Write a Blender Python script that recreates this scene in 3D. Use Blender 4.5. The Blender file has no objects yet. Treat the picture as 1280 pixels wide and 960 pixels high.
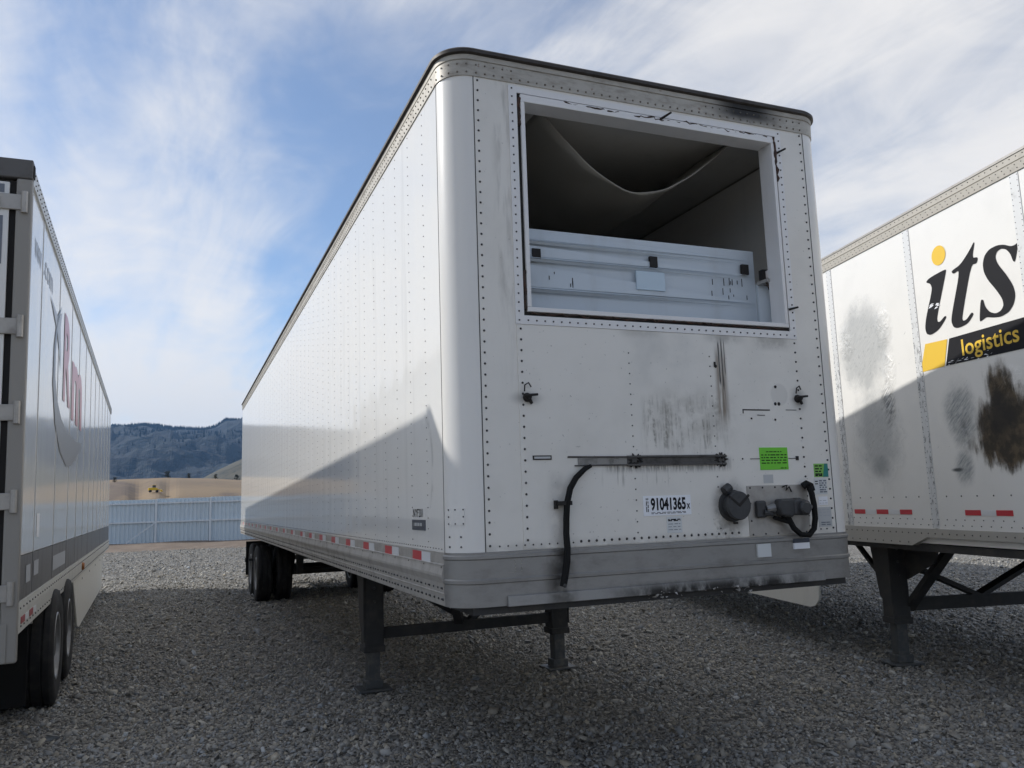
import bpy, bmesh, math, random
import numpy as np
from mathutils import Vector, Matrix, noise as mnoise

random.seed(7); rng = np.random.default_rng(7)
SC = bpy.context.scene
COL = SC.collection
rad = math.radians

# ------------------------------------------------------------------ camera
CAM = Vector((-2.558, -3.908, 1.656))
az, pit, rol = rad(22.189), rad(8.254), rad(-1.867)
fwd = Vector((math.sin(az)*math.cos(pit), math.cos(az)*math.cos(pit), math.sin(pit)))
rgt = Vector((math.cos(az), -math.sin(az), 0)); upv = rgt.cross(fwd)
r2 = math.cos(rol)*rgt + math.sin(rol)*upv
u2 = -math.sin(rol)*rgt + math.cos(rol)*upv
cd = bpy.data.cameras.new('camera'); cam = bpy.data.objects.new('camera', cd); COL.objects.link(cam)
mw = Matrix((r2, u2, -fwd)).transposed().to_4x4(); mw.translation = CAM
cam.matrix_world = mw
cd.sensor_width = 36; cd.lens = 1012.6/1280*36; cd.clip_start = .05; cd.clip_end = 20000
SC.camera = cam

# ------------------------------------------------------------------ sun, sky, exposure
SUN_EL = rad(33.0); SUN_DIR = Vector((-.7695*math.cos(SUN_EL), .6387*math.cos(SUN_EL), math.sin(SUN_EL)))
sd = bpy.data.lights.new('sun', 'SUN'); sd.energy = 2.0; sd.angle = rad(.7); sd.color = (1, .965, .91)
sun = bpy.data.objects.new('sun', sd); COL.objects.link(sun)
sun.rotation_euler = SUN_DIR.to_track_quat('Z', 'Y').to_euler(); sun.location = (-20, 20, 30)
SC.view_settings.view_transform = 'Standard'; SC.view_settings.look = 'None'
SC.view_settings.exposure = 0.91; SC.view_settings.gamma = 1; SC.view_settings.use_curve_mapping = False
SKY_STRENGTH = .10
HAZE = 6.5e-5
CLOUD = (5.1, 4.98, 4.85)

# ------------------------------------------------------------------ node helpers
class E:
    def __init__(s, nt, so): s.nt, s.so = nt, so
    def __add__(s, o): return mth(s.nt, 'ADD', s, o)
    __radd__ = __add__
    def __sub__(s, o): return mth(s.nt, 'SUBTRACT', s, o)
    def __rsub__(s, o): return mth(s.nt, 'SUBTRACT', o, s)
    def __mul__(s, o): return mth(s.nt, 'MULTIPLY', s, o)
    __rmul__ = __mul__
    def __truediv__(s, o): return mth(s.nt, 'DIVIDE', s, o)
def put(nt, inp, v):
    if isinstance(v, E): nt.links.new(v.so, inp)
    else:
        if isinstance(v, tuple) and len(v) == 3 and inp.type == 'RGBA': v = (*v, 1)
        inp.default_value = v
def mth(nt, op, *a):
    n = nt.nodes.new('ShaderNodeMath'); n.operation = op
    for i, v in enumerate(a): put(nt, n.inputs[i], v)
    return E(nt, n.outputs[0])
def sm(x, a, b):
    n = x.nt.nodes.new('ShaderNodeMapRange'); n.interpolation_type = 'SMOOTHSTEP'
    put(x.nt, n.inputs[0], x); n.inputs[1].default_value = a; n.inputs[2].default_value = b
    if a > b:
        n.inputs[1].default_value = b; n.inputs[2].default_value = a; n.inputs[3].default_value = 1; n.inputs[4].default_value = 0
    return E(x.nt, n.outputs[0])
def band(x, a, b, s): return sm(x, a-s, a+s) * sm(x, b+s, b-s)
def comb(nt, x, y, z):
    n = nt.nodes.new('ShaderNodeCombineXYZ')
    for i, v in enumerate((x, y, z)): put(nt, n.inputs[i], v)
    return E(nt, n.outputs[0])
def noi(nt, vec, scale=5, detail=3, rough=.55, dist=0, out=0):
    n = nt.nodes.new('ShaderNodeTexNoise'); put(nt, n.inputs['Vector'], vec)
    n.inputs['Scale'].default_value = scale; n.inputs['Detail'].default_value = detail
    n.inputs['Roughness'].default_value = rough; n.inputs['Distortion'].default_value = dist
    return E(nt, n.outputs[out])
def vor(nt, vec, scale, feature='F1', out='Distance', rnd=1):
    n = nt.nodes.new('ShaderNodeTexVoronoi'); n.feature = feature; put(nt, n.inputs['Vector'], vec)
    n.inputs['Scale'].default_value = scale; n.inputs['Randomness'].default_value = rnd
    return E(nt, n.outputs[out])
def mixc(nt, f, a, b, mode='MIX'):
    n = nt.nodes.new('ShaderNodeMix'); n.data_type = 'RGBA'; n.blend_type = mode
    put(nt, n.inputs[0], f); put(nt, n.inputs[6], a); put(nt, n.inputs[7], b)
    return E(nt, n.outputs[2])
def bump(nt, h, strength=.3, dist=.01, nrm=None):
    n = nt.nodes.new('ShaderNodeBump'); n.inputs['Strength'].default_value = strength
    n.inputs['Distance'].default_value = dist; put(nt, n.inputs['Height'], h)
    if nrm: put(nt, n.inputs['Normal'], nrm)
    return E(nt, n.outputs[0])
class Mat:
    def __init__(s, name, color=(.8, .8, .8), rough=.5, metal=0, spec=.5):
        s.m = bpy.data.materials.new(name); s.m.use_nodes = True; s.nt = s.m.node_tree
        s.b = s.nt.nodes['Principled BSDF']
        s.set(color, rough); s.b.inputs['Metallic'].default_value = metal; s.b.inputs['Specular IOR Level'].default_value = spec
        tc = s.nt.nodes.new('ShaderNodeTexCoord'); s.co = E(s.nt, tc.outputs['Object'])
        sp = s.nt.nodes.new('ShaderNodeSeparateXYZ'); s.nt.links.new(tc.outputs['Object'], sp.inputs[0])
        s.x, s.y, s.z = [E(s.nt, o) for o in sp.outputs]
    def set(s, color=None, rough=None, normal=None, metal=None):
        if color is not None: put(s.nt, s.b.inputs['Base Color'], color)
        if rough is not None: put(s.nt, s.b.inputs['Roughness'], rough)
        if normal is not None: put(s.nt, s.b.inputs['Normal'], normal)
        if metal is not None: put(s.nt, s.b.inputs['Metallic'], metal)
    def xyz(s, a, b, c): return comb(s.nt, s.x*a, s.y*b, s.z*c)
    def n(s, scale=5, detail=3, rough=.55, st=None, dist=0):
        return noi(s.nt, s.co if st is None else s.xyz(*st), scale, detail, rough, dist)

# ------------------------------------------------------------------ world
W = bpy.data.worlds.new('World'); SC.world = W; W.use_nodes = True
nt = W.node_tree; bg = nt.nodes['Background']
sky = nt.nodes.new('ShaderNodeTexSky'); sky.sky_type = 'NISHITA'; sky.sun_disc = False
sky.sun_elevation = SUN_EL; sky.sun_rotation = math.atan2(SUN_DIR.x, SUN_DIR.y); sky.altitude = 1500
sky.air_density = 1.0; sky.dust_density = .5; sky.ozone_density = 1.5
tc = nt.nodes.new('ShaderNodeTexCoord'); sp = nt.nodes.new('ShaderNodeSeparateXYZ'); nt.links.new(tc.outputs['Generated'], sp.inputs[0])
dx, dy, dz = [E(nt, o) for o in sp.outputs]
dzc = mth(nt, 'MAXIMUM', dz, 0.0) + .22
px, py = dx/dzc, dy/dzc
# a sheet of thin high cloud: streaks lie along one wind direction, seen in perspective overhead
wa = rad(100); ux = px*math.cos(wa) + py*math.sin(wa); uy = py*math.cos(wa) - px*math.sin(wa)
n1 = noi(nt, comb(nt, ux*.55 + 16.012, uy*1.15 + 8.209, 0.0), 1.0, 5, .50, .4)
n2 = noi(nt, comb(nt, ux*1.3 + 9.0, uy*3.6, 0.0), 1.2, 7, .60, .9)
n3 = noi(nt, comb(nt, px*.5 + 3.015, py*.5 + 5.878, 0.0), 1.0, 2, .5)
n4 = noi(nt, comb(nt, px*2.2 + 1.3, py*2.2 + 4.4, 0.0), 1.6, 7, .60, .9)
cov = n1*.55 + n2*.21 + n3*.33 + n4*.11
cl = sm(cov, .49, .70)
hz = sm(dz, .24, .0)
cl = mth(nt, 'MAXIMUM', cl*.86 + .08, hz*.9)
skc = mixc(nt, 1.0, E(nt, sky.outputs[0]), (.70, .76, .80), 'MULTIPLY')
put(nt, bg.inputs[0], mixc(nt, cl, skc, mixc(nt, hz, CLOUD, tuple(.86*v for v in CLOUD)))); bg.inputs[1].default_value = SKY_STRENGTH

# ------------------------------------------------------------------ mesh helpers
def tag(o, label=None, cat=None, group=None, kind=None):
    for k, v in (('label', label), ('category', cat), ('group', group), ('kind', kind)):
        if v: o[k] = v
    return o
def empty(name, loc=(0, 0, 0), rot=(0, 0, 0)):
    o = bpy.data.objects.new(name, None); COL.objects.link(o); o.location = loc; o.rotation_euler = rot
    o.empty_display_size = .3
    return o
def objm(name, me, parent=None, mat=None):
    if mat is not None:
        me.materials.clear(); me.materials.append(mat.m)
    o = bpy.data.objects.new(name, me); COL.objects.link(o)
    if parent is not None: o.parent = parent
    return o
class MB:
    def __init__(s): s.v, s.f = [], []
    def add(s, vs, fs):
        b = len(s.v); s.v += [tuple(p) for p in vs]; s.f += [tuple(i+b for i in f) for f in fs]; return s
    def box(s, x0, x1, y0, y1, z0, z1):
        return s.add([(x0,y0,z0),(x1,y0,z0),(x1,y1,z0),(x0,y1,z0),(x0,y0,z1),(x1,y0,z1),(x1,y1,z1),(x0,y1,z1)],
                     [(0,3,2,1),(4,5,6,7),(0,1,5,4),(1,2,6,5),(2,3,7,6),(3,0,4,7)])
    def prism(s, pts, ext):
        n = len(pts); ext = Vector(ext); a = [Vector(p) for p in pts]; b = [p+ext for p in a]
        return s.add(a+b, [tuple(range(n))[::-1], tuple(range(n, 2*n))] + [(i, (i+1) % n, n+(i+1) % n, n+i) for i in range(n)])
    def bar(s, p0, p1, w, h, up=(0, 0, 1)):
        p0, p1 = Vector(p0), Vector(p1); d = (p1-p0).normalized(); u = Vector(up); sd = d.cross(u).normalized(); u = sd.cross(d).normalized()
        q = [p0+sd*a*w/2+u*b*h/2 for a, b in ((-1,-1),(1,-1),(1,1),(-1,1))]
        return s.prism(q, p1-p0)
    def cyl(s, p0, p1, r0, r1=None, n=12):
        return s.tube([p0, p1], [r0, r1 if r1 is not None else r0], n)
    def tube(s, pts, r, n=8):
        pts = [Vector(p) for p in pts]; m = len(pts); rr = r if isinstance(r, (list, tuple)) else [r]*m
        vs = []; prev = None
        for i, p in enumerate(pts):
            t = (pts[min(i+1, m-1)]-pts[max(i-1, 0)]).normalized()
            if prev is None:
                a = Vector((0, 0, 1)) if abs(t.z) < .9 else Vector((1, 0, 0)); u = t.cross(a).normalized()
            else: u = (prev - t*prev.dot(t)).normalized()
            prev = u; w = t.cross(u)
            vs += [p+(u*math.cos(2*math.pi*k/n)+w*math.sin(2*math.pi*k/n))*rr[i] for k in range(n)]
        fs = [(i*n+k, i*n+(k+1) % n, (i+1)*n+(k+1) % n, (i+1)*n+k) for i in range(m-1) for k in range(n)]
        fs += [tuple(range(n))[::-1], tuple(range((m-1)*n, m*n))]
        return s.add(vs, fs)
    def lathe(s, prof, o, ax, n=32, closed=False):
        o, ax = Vector(o), Vector(ax).normalized(); a = Vector((0, 0, 1)) if abs(ax.z) < .9 else Vector((1, 0, 0))
        u = ax.cross(a).normalized(); w = ax.cross(u); m = len(prof)
        vs = [o+ax*h+(u*math.cos(2*math.pi*k/n)+w*math.sin(2*math.pi*k/n))*r for r, h in prof for k in range(n)]
        mm = m if closed else m-1
        fs = [(i*n+k, i*n+(k+1) % n, ((i+1) % m)*n+(k+1) % n, ((i+1) % m)*n+k) for i in range(mm) for k in range(n)]
        return s.add(vs, fs)
    def sweep(s, path, prof, flip=False):
        # path: [(x, y, nx, ny)], prof: closed list of (outward offset, z)
        m = len(prof); vs = [(x+nx*o, y+ny*o, z) for x, y, nx, ny in path for o, z in prof]
        fs = [(i*m+k, (i+1)*m+k, (i+1)*m+(k+1) % m, i*m+(k+1) % m) for i in range(len(path)-1) for k in range(m)]
        fs += [tuple(range(m)), tuple(range((len(path)-1)*m, len(path)*m))[::-1]]
        return s.add(vs, fs)
    def rivet(s, p, nrm, r=.006, h=.004):
        p, nv = Vector(p), Vector(nrm).normalized(); a = Vector((0, 0, 1)) if abs(nv.z) < .9 else Vector((1, 0, 0))
        u = nv.cross(a).normalized(); w = nv.cross(u)
        vs = [p-nv*.001+(u*math.cos(k*1.0472)+w*math.sin(k*1.0472))*r for k in range(6)]
        vs += [p+nv*h+(u*math.cos(k*1.0472)+w*math.sin(k*1.0472))*r*.55 for k in range(6)]
        return s.add(vs, [(k, (k+1) % 6, 6+(k+1) % 6, 6+k) for k in range(6)] + [tuple(range(6, 12))])
    def mesh(s, name, smooth=False):
        me = bpy.data.meshes.new(name); me.from_pydata(s.v, [], s.f)
        bm = bmesh.new(); bm.from_mesh(me); bmesh.ops.recalc_face_normals(bm, faces=bm.faces); bm.to_mesh(me); bm.free()
        if smooth:
            me.polygons.foreach_set('use_smooth', [True]*len(me.polygons)); me.set_sharp_from_angle(angle=rad(35 if smooth is True else smooth))
        return me
    def build(s, name, mat, parent=None, smooth=False, bev=0):
        o = objm(name, s.mesh(name, smooth), parent, mat)
        if bev:
            b = o.modifiers.new('bevel', 'BEVEL'); b.width = bev; b.segments = 2; b.limit_method = 'ANGLE'; b.angle_limit = rad(40)
        return o
def frame3(o, right, up): return Vector(o), Vector(right), Vector(up)
def flat(name, pts, fr, mat, parent, lift=0):
    # a flat printed shape: a filled polygon in the plane of a panel
    o, r, u = fr; n = r.cross(u)
    cu = bpy.data.curves.new('print', 'CURVE'); cu.dimensions = '2D'; cu.fill_mode = 'BOTH'
    sp_ = cu.splines.new('POLY'); sp_.points.add(len(pts)-1); sp_.use_cyclic_u = True
    for q, p in zip(sp_.points, pts): q.co = (p[0], p[1], 0, 1)
    t = bpy.data.objects.new('print', cu); me = bpy.data.meshes.new_from_object(t)
    bpy.data.objects.remove(t); bpy.data.curves.remove(cu)
    for v in me.vertices: v.co = o + r*v.co.x + u*v.co.y + n*lift
    me.name = name
    return objm(name, me, parent, mat)
def text(name, body, fr, box, mat, parent, bold=0, shear=0, lift=0):
    # box = (x0, y0, x1, y1) in the panel's plane: the lettering fills it
    o, r, u = fr; n = r.cross(u)
    cu = bpy.data.curves.new('lettering', 'FONT'); cu.body = body; cu.offset = bold; cu.shear = shear; cu.resolution_u = 3
    t = bpy.data.objects.new('lettering', cu); me = bpy.data.meshes.new_from_object(t)
    bpy.data.objects.remove(t); bpy.data.curves.remove(cu)
    c = np.array([v.co[:] for v in me.vertices]); lo, hi = c.min(0), c.max(0)
    for v in me.vertices:
        a = box[0]+(v.co.x-lo[0])/(hi[0]-lo[0])*(box[2]-box[0]); b = box[1]+(v.co.y-lo[1])/(hi[1]-lo[1])*(box[3]-box[1])
        v.co = o + r*a + u*b + n*lift
    me.name = name
    return objm(name, me, parent, mat)
def chaikin(p, it=2):
    for _ in range(it):
        q = []
        for i in range(len(p)):
            a, b = p[i], p[(i+1) % len(p)]
            q += [(a[0]*.8+b[0]*.2, a[1]*.8+b[1]*.2), (a[0]*.2+b[0]*.8, a[1]*.2+b[1]*.8)]
        p = q
    return p
def ellipse(cx, cy, rx, ry, n=28): return [(cx+rx*math.cos(2*math.pi*i/n), cy+ry*math.sin(2*math.pi*i/n)) for i in range(n)]
def rect(x0, y0, x1, y1): return [(x0, y0), (x1, y0), (x1, y1), (x0, y1)]
def copy_part(o, parent, loc):
    c = o.copy(); COL.objects.link(c); c.parent = parent; c.location = loc
    return c

# ------------------------------------------------------------------ materials
def paint(name, col=(.79, .80, .80), rough=.22, dirt=.12, wav=.10, vs=(3, 3, .6)):
    m = Mat(name, col, rough)
    d = sm(m.n(2.2, 5, .6, st=vs), .5, .8)*dirt + sm(m.n(9, 4, .7), .62, .85)*dirt*.6
    c = mixc(m.nt, d, col, (.36, .35, .32)); m.set(c, d*.8+rough)
    m.set(normal=bump(m.nt, m.n(2.0, 2, .5, st=(1.6, 1.6, .5)), wav, .02))
    return m
def metal(name, col, rough=.45, dirt=.5, dcol=(.10, .09, .08), met=.6, sc=6):
    m = Mat(name, col, rough, met)
    d = sm(m.n(sc, 5, .65), .42, .78)*dirt
    m.set(mixc(m.nt, d, col, dcol), d*.4+rough); put(m.nt, m.b.inputs['Metallic'], met - d*met*.8)
    m.set(normal=bump(m.nt, m.n(60, 3, .6), .08, .004))
    return m
PAINT_SIDE = paint('white_side_paint', (.78, .77, .74), .09, .06, .07, (2, 2, .25))
PAINT_POST = paint('white_post_paint', (.80, .785, .75), .28, .10, .08)
PAINT_WHITE = paint('white_trim_paint', (.80, .795, .79), .38, .15, .05)
SKIRT = paint('white_skirt_plastic', (.74, .72, .66), .5, .16, .05)
LINER = paint('liner', (.56, .55, .52), .5, .25, .05)
DUCT = paint('air_duct_fabric', (.33, .315, .28), .7, .4, .3)
BULK = paint('bulkhead_plastic', (.58, .645, .70), .42, .18, .05)
_m = PAINT_SIDE
_a, _b = (_m.y-.50)/.16, (_m.z-1.86)/.30
_r = mth(_m.nt, 'SQRT', _a*_a+_b*_b)
_sc = band(_r, .80, .98, .10)*sm(_m.n(7, 4, .6), .42, .6)*sm(_m.y, .62, .45)
_vs = sm(_m.n(1, 4, .6, st=(1, 9, .5)), .56, .74)*.16
_rip = mth(_m.nt, 'SINE', (_m.y-.46)*(math.pi/.332)); _rip = _rip*_rip*(_m.n(1, 3, .5, st=(1, 2.2, .8))-.35)
_m.set(normal=bump(_m.nt, _rip*1.0 + _m.n(1.4, 3, .5)*.5, .16, .02))
_m.set(mixc(_m.nt, _sc*.45 + _vs, (.78, .77, .74), (.34, .34, .33)))
BLACKRUB = Mat('black_rubber', (.009, .009, .009), .75, 0, .25)
GASKET = Mat('black_gasket', (.018, .016, .015), .8)
BLACK = Mat('black_print', (.010, .010, .013), .6, 0, .2)
DARKSEAM = Mat('dark_seam', (.03, .03, .03), .7)
RIVET = metal('rivet_steel', (.055, .055, .055), .55, .5, (.02, .02, .02), .3, 30)
RIVET_L = metal('rivet_light', (.42, .40, .36), .45, .5, (.10, .09, .08), .3, 30)
RAIL_TOP = Mat('weathered_top_rail', (.5, .48, .42), .5, .25)
m = RAIL_TOP
d1 = sm(m.n(7, 5, .7, st=(1, 1, 3)), .40, .75); soot = band(m.x, .48, .90, .14)*sm(m.y, .6, .2)*sm(m.z+m.n(5, 3)*.08, 4.00, 4.07)
c = mixc(m.nt, d1*.6, (.46, .435, .385), (.17, .14, .11)); rust = sm(m.n(16, 3, .6), .66, .72)
c = mixc(m.nt, rust*.6, c, (.16, .085, .05)); c = mixc(m.nt, soot*sm(m.n(6, 3), .02, .30), c, (.02, .018, .016)); m.set(c, .55)
CAP = metal('dark_roof_cap', (.055, .047, .042), .55, .6, (.03, .025, .02), .2, 9)
RAIL_SIDE = metal('weathered_side_rail', (.47, .45, .42), .42, .5, (.20, .18, .155), .3, 7)
RAIL_FRONT = Mat('grey_front_rail', (.30, .31, .32), .42, .45)
m = RAIL_FRONT
g = sm(m.n(5, 5, .7, st=(1, 1, 2)), .42, .8)*.55
low = sm(m.z, 1.215, 1.15)*band(m.x, -.35, .85, .22)*sm(m.n(9, 4, .7, st=(1, 1, .6)), .30, .58)
hosest = band(m.x, -.80, -.66, .05)*sm(m.n(8, 3, .6), .35, .6)*.8
c = mixc(m.nt, g, (.31, .305, .295), (.15, .14, .125)); c = mixc(m.nt, low, c, (.022, .02, .018)); c = mixc(m.nt, hosest, c, (.07, .066, .06))
m.set(c, g*.2+.42); m.set(normal=bump(m.nt, m.n(4, 3, .6), .08, .02))
ALU = metal('aluminium_plate', (.42, .40, .37), .4, .55, (.18, .16, .14), .35, 8)
GREYCAST = metal('grey_casting', (.055, .056, .058), .5, .5, (.03, .03, .03), .2, 18)
FRAME = metal('black_chassis_paint', (.035, .035, .036), .6, .8, (.10, .092, .082), .1, 7)
LEGTUBE = metal('worn_leg_tube', (.075, .08, .083), .5, .8, (.20, .185, .16), .3, 10)
RIM = metal('steel_rim', (.25, .25, .25), .4, .4, (.2, .19, .17), .5, 14)
TYRE = Mat('tyre_rubber', (.016, .016, .017), .8)
m = TYRE; m.set(mixc(m.nt, sm(m.n(8, 4, .6), .45, .8)*.6, (.014, .014, .015), (.06, .056, .05)))
RED = Mat('red_reflector', (.55, .035, .05), .35)
REDDULL = Mat('faded_red_reflector', (.34, .075, .08), .5)
WHITETAPE = Mat('white_reflector', (.72, .73, .74), .35)
STICK = Mat('white_sticker', (.86, .88, .92), .5)
STICKG = Mat('grey_sticker', (.50, .51, .51), .5)
STICKP = Mat('pale_sticker', (.66, .68, .68), .5)
GREEN = Mat('green_notice', (.17, .62, .035), .5)
GREEN2 = Mat('green_sticker', (.22, .50, .10), .5)
TEAL = Mat('teal_sticker', (.02, .22, .20), .5)
PINK = Mat('pale_connector', (.75, .70, .68), .5)
BLUEPATCH = Mat('blue_patch', (.55, .67, .76), .45)
YELLOW = Mat('yellow_print', (.80, .52, .045), .4)
NAVY = Mat('dark_blue_label', (.05, .06, .085), .4)
GREYPRINT = Mat('grey_print', (.15, .17, .205), .35)
PALEPRINT = Mat('pale_grey_print', (.42, .44, .47), .35)
REDPRINT = Mat('red_print', (.52, .20, .22), .3)
CREAMPAINT = paint('grey_door_frame_paint', (.29, .275, .25), .5, .45, .05)

# front wall paint with its stains and grey patches (each sits where the photograph shows it)
FRONT = Mat('stained_front_paint', (.77, .78, .78), .3); m = FRONT; ntf = m.nt
streak = m.n(1, 4, .65, st=(38, 1, 2.2)); fine = m.n(1, 4, .7, st=(90, 1, 9)); blot = m.n(7, 5, .65); big = m.n(2.2, 4, .6)
c = mixc(ntf, sm(big, .42, .75)*.25, (.80, .775, .72), (.50, .485, .44))
sc1 = band(m.x, -.16, .36, .07)*band(m.z, 1.93, 2.18, .08)*sm(streak, .42, .60)*sm(fine, .32, .55)*sm(blot, .28, .5)
c = mixc(ntf, sc1*sm(m.n(13, 4, .7), .36, .58)*.95, c, (.17, .155, .125))
haze_ = band(m.x, -.10, .42, .12)*band(m.z, 1.96, 2.25, .10)*sm(blot, .3, .65)*.45
c = mixc(ntf, haze_, c, (.33, .31, .27))
grey_ = band(m.x, -.22, .22, .10)*band(m.z, 2.30, 2.58, .08)*sm(big, .35, .65)*.30
c = mixc(ntf, grey_, c, (.42, .44, .44))
st1 = (band(m.x, .352, .362, .004)*band(m.z, 2.30, 2.55, .02) + band(m.x, .374, .383, .005)*band(m.z, 2.27, 2.57, .03) + band(m.x, .395, .400, .003)*band(m.z, 2.36, 2.56, .02))*sm(fine, .22, .45)
wash = band(m.x, .33, .40, .02)*band(m.z, 2.08, 2.50, .07)*sm(streak, .30, .55)*.85
c = mixc(ntf, wash, c, (.17, .12, .075)); c = mixc(ntf, mth(ntf, 'MINIMUM', st1, 1.0), c, (.022, .016, .013))
top_ = band(m.x, .30, .50, .08)*band(m.z, 2.55, 2.61, .022)*.55 + band(m.x, .64, .88, .06)*band(m.z, 2.53, 2.61, .03)*.60 + band(m.x, -.30, -.06, .06)*band(m.z, 2.56, 2.61, .02)*.30  # soft grey patches just below the opening, broken up by noise
c = mixc(ntf, top_*sm(blot, .25, .6), c, (.24, .23, .21))
chan = band(m.x, -.42, .38, .05)*band(m.z, 1.80, 1.875, .022)*sm(fine, .30, .62)
c = mixc(ntf, chan*.75, c, (.10, .09, .08))
drip = band(m.x, -.45, .05, .08)*band(m.z, 1.73, 1.83, .03)*sm(streak, .55, .68)
c = mixc(ntf, drip*.6, c, (.16, .15, .13))
def blob(cx, cz, rx, rz, e=.5):
    dxx, dzz = (m.x-cx)/rx, (m.z-cz)/rz
    return sm(mth(ntf, 'SQRT', dxx*dxx+dzz*dzz), 1.0, e)
pl = blob(.37, 1.585, .16, .20, .45)*sm(blot, .28, .62)*.65
ring = blob(.33, 1.47, .10, .16, .7)*sm(m.n(22, 4, .6), .45, .62)*.5
c = mixc(ntf, pl, c, (.16, .155, .145)); c = mixc(ntf, ring, c, (.24, .23, .21))
cl1 = blob(-.885, 2.195, .12, .05, .2)*.5 + blob(.93, 2.215, .08, .10, .2)*.55 + blob(.78, 2.245, .07, .075, .8)*.18
c = mixc(ntf, cl1, c, (.20, .2, .195))
hs = band(m.x, -.77, -.69, .03)*band(m.z, 1.42, 1.78, .05)*.32*sm(blot, .3, .6)
c = mixc(ntf, hs, c, (.2, .2, .2))
frl = band(m.x, -1.02, -.93, .04)*sm(m.z, 2.1, 2.9)*sm(m.n(1, 4, .6, st=(20, 1, 3)), .42, .66)*.5
c = mixc(ntf, frl, c, (.33, .32, .29))
bot = sm(m.z, 1.47, 1.42)*sm(blot, .3, .6)*.30
c = mixc(ntf, bot, c, (.25, .24, .22))
spk = sm(m.n(55, 2, .5), .70, .74)*.5
c = mixc(ntf, spk, c, (.3, .29, .27))
m.set(c, big*.2+.22); m.set(normal=bump(ntf, m.n(1.6, 3, .5)+m.n(30, 3)*.02, .12, .03))

# ------------------------------------------------------------------ ground, road, hills
GRAV = Mat('gravel_bed', (.1, .1, .1), .9); m = GRAV
cellc = vor(m.nt, m.co, 30, out='Color'); cd_ = vor(m.nt, m.co, 30)
sepc = m.nt.nodes.new('ShaderNodeSeparateColor'); put(m.nt, sepc.inputs[0], cellc)
r_ = E(m.nt, sepc.outputs[0])
c = mixc(m.nt, sm(r_, .2, 1.0), (.11, .105, .098), (.40, .385, .35))
c = mixc(m.nt, sm(m.n(.5, 4, .6), .4, .7)*.35, c, (.12, .108, .092)); m.set(c)
m.set(normal=bump(m.nt, cd_*-1.0 + m.n(40, 3)*.3, 1.0, .03))
SOIL = Mat('bare_soil', (.25, .19, .14), .95); m = SOIL
c = mixc(m.nt, sm(m.n(1.2, 5, .65), .35, .7), (.15, .115, .09), (.21, .165, .13)); m.set(c)
m.set(normal=bump(m.nt, m.n(14, 4, .7), .6, .04))
GRASSL = Mat('dry_grassland', (.3, .24, .14), .95); m = GRASSL
c = mixc(m.nt, sm(m.n(.02, 6, .62), .38, .66), (.23, .165, .098), (.165, .118, .074))
pat = sm(m.n(.045, 5, .62, st=(1, .3, 1)), .50, .60)
c = mixc(m.nt, pat*.7, c, (.085, .062, .055)); c = mixc(m.nt, sm(m.n(.3, 3, .6), .55, .7)*.4, c, (.2, .16, .1)); m.set(c)
FOREST = Mat('forested_slope', (.03, .04, .03), .95); m = FOREST
f1 = m.n(.0030, 7, .62); f2 = m.n(.011, 6, .65); f3 = m.n(.05, 4, .65)
c = mixc(m.nt, sm(f2, .36, .66), (.006, .014, .026), (.013, .025, .036))
c = mixc(m.nt, sm(f1*.6+f2*.4, .60, .70)*.35, c, (.09, .09, .085)); c = mixc(m.nt, sm(f3, .45, .7)*.5, c, (.009, .016, .022))
m.set(c); m.set(normal=bump(m.nt, f3, 1.0, 14))
FOOT = Mat('sage_foothill', (.09, .09, .07), .95); m = FOOT
c = mixc(m.nt, sm(m.n(.03, 6, .65), .38, .62), (.05, .052, .042), (.085, .08, .06)); c = mixc(m.nt, sm(m.n(.07, 5, .7), .56, .62), c, (.022, .032, .028)); m.set(c)

gm = MB(); R0 = 6000
rings = [0, 3, 8, 20, 60, 200, 800, 2500, R0]; nseg = 48
gv = [(0, 0, 0)]; gf = []
for ri in rings[1:]: gv += [(ri*math.cos(2*math.pi*k/nseg), ri*math.sin(2*math.pi*k/nseg)+15, 0) for k in range(nseg)]
gv[0] = (0, 15, 0)
for k in range(nseg): gf.append((0, 1+k, 1+(k+1) % nseg))
for i in range(len(rings)-2):
    for k in range(nseg): gf.append((1+i*nseg+k, 1+(i+1)*nseg+k, 1+(i+1)*nseg+(k+1) % nseg, 1+i*nseg+(k+1) % nseg))
plain = gm.add(gv, gf).build('ground', GRASSL); plain.location.z = -.03; tag(plain, 'dry grassland plain beneath and beyond the yard', kind='structure')
FDIR = Vector((2.6, -.56, 0)).normalized(); FP0 = Vector((-3.78, 41.45, 0)); FN = Vector((FDIR.y, -FDIR.x, 0))
if FN.y > 0: FN = -FN
def fpt(u, v=0, z=0): return FP0 + FDIR*u + FN*v + Vector((0, 0, z))
yard = MB().add([fpt(-70, .4), fpt(90, .4), (75, -40, 0), (-75, -40, 0)], [(0, 1, 2, 3)]).build('gravel_yard', GRAV)
tag(yard, 'grey crushed gravel yard under the trailers', kind='structure')
# soil strip: a low uneven bank along the fence
us = np.arange(-70, 90, .8); prof = [(5.2, .003), (4.2, .05), (3.0, .13), (1.6, .18), (.5, .20), (-.3, .20)]
sv = []; 
for u in us:
    for j, (v, z) in enumerate(prof):
        k = mnoise.noise(Vector((u*.4, v, 0)))
        sv.append(fpt(u, v+k*.35, max(.004, z*(1+.4*k)) if j else .004))
sf = [(i*6+j, i*6+j+1, (i+1)*6+j+1, (i+1)*6+j) for i in range(len(us)-1) for j in range(5)]
tag(MB().add(sv, sf).build('soil_bank', SOIL, smooth=True), 'low bank of bare brown soil along the foot of the fence', kind='structure')

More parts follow.
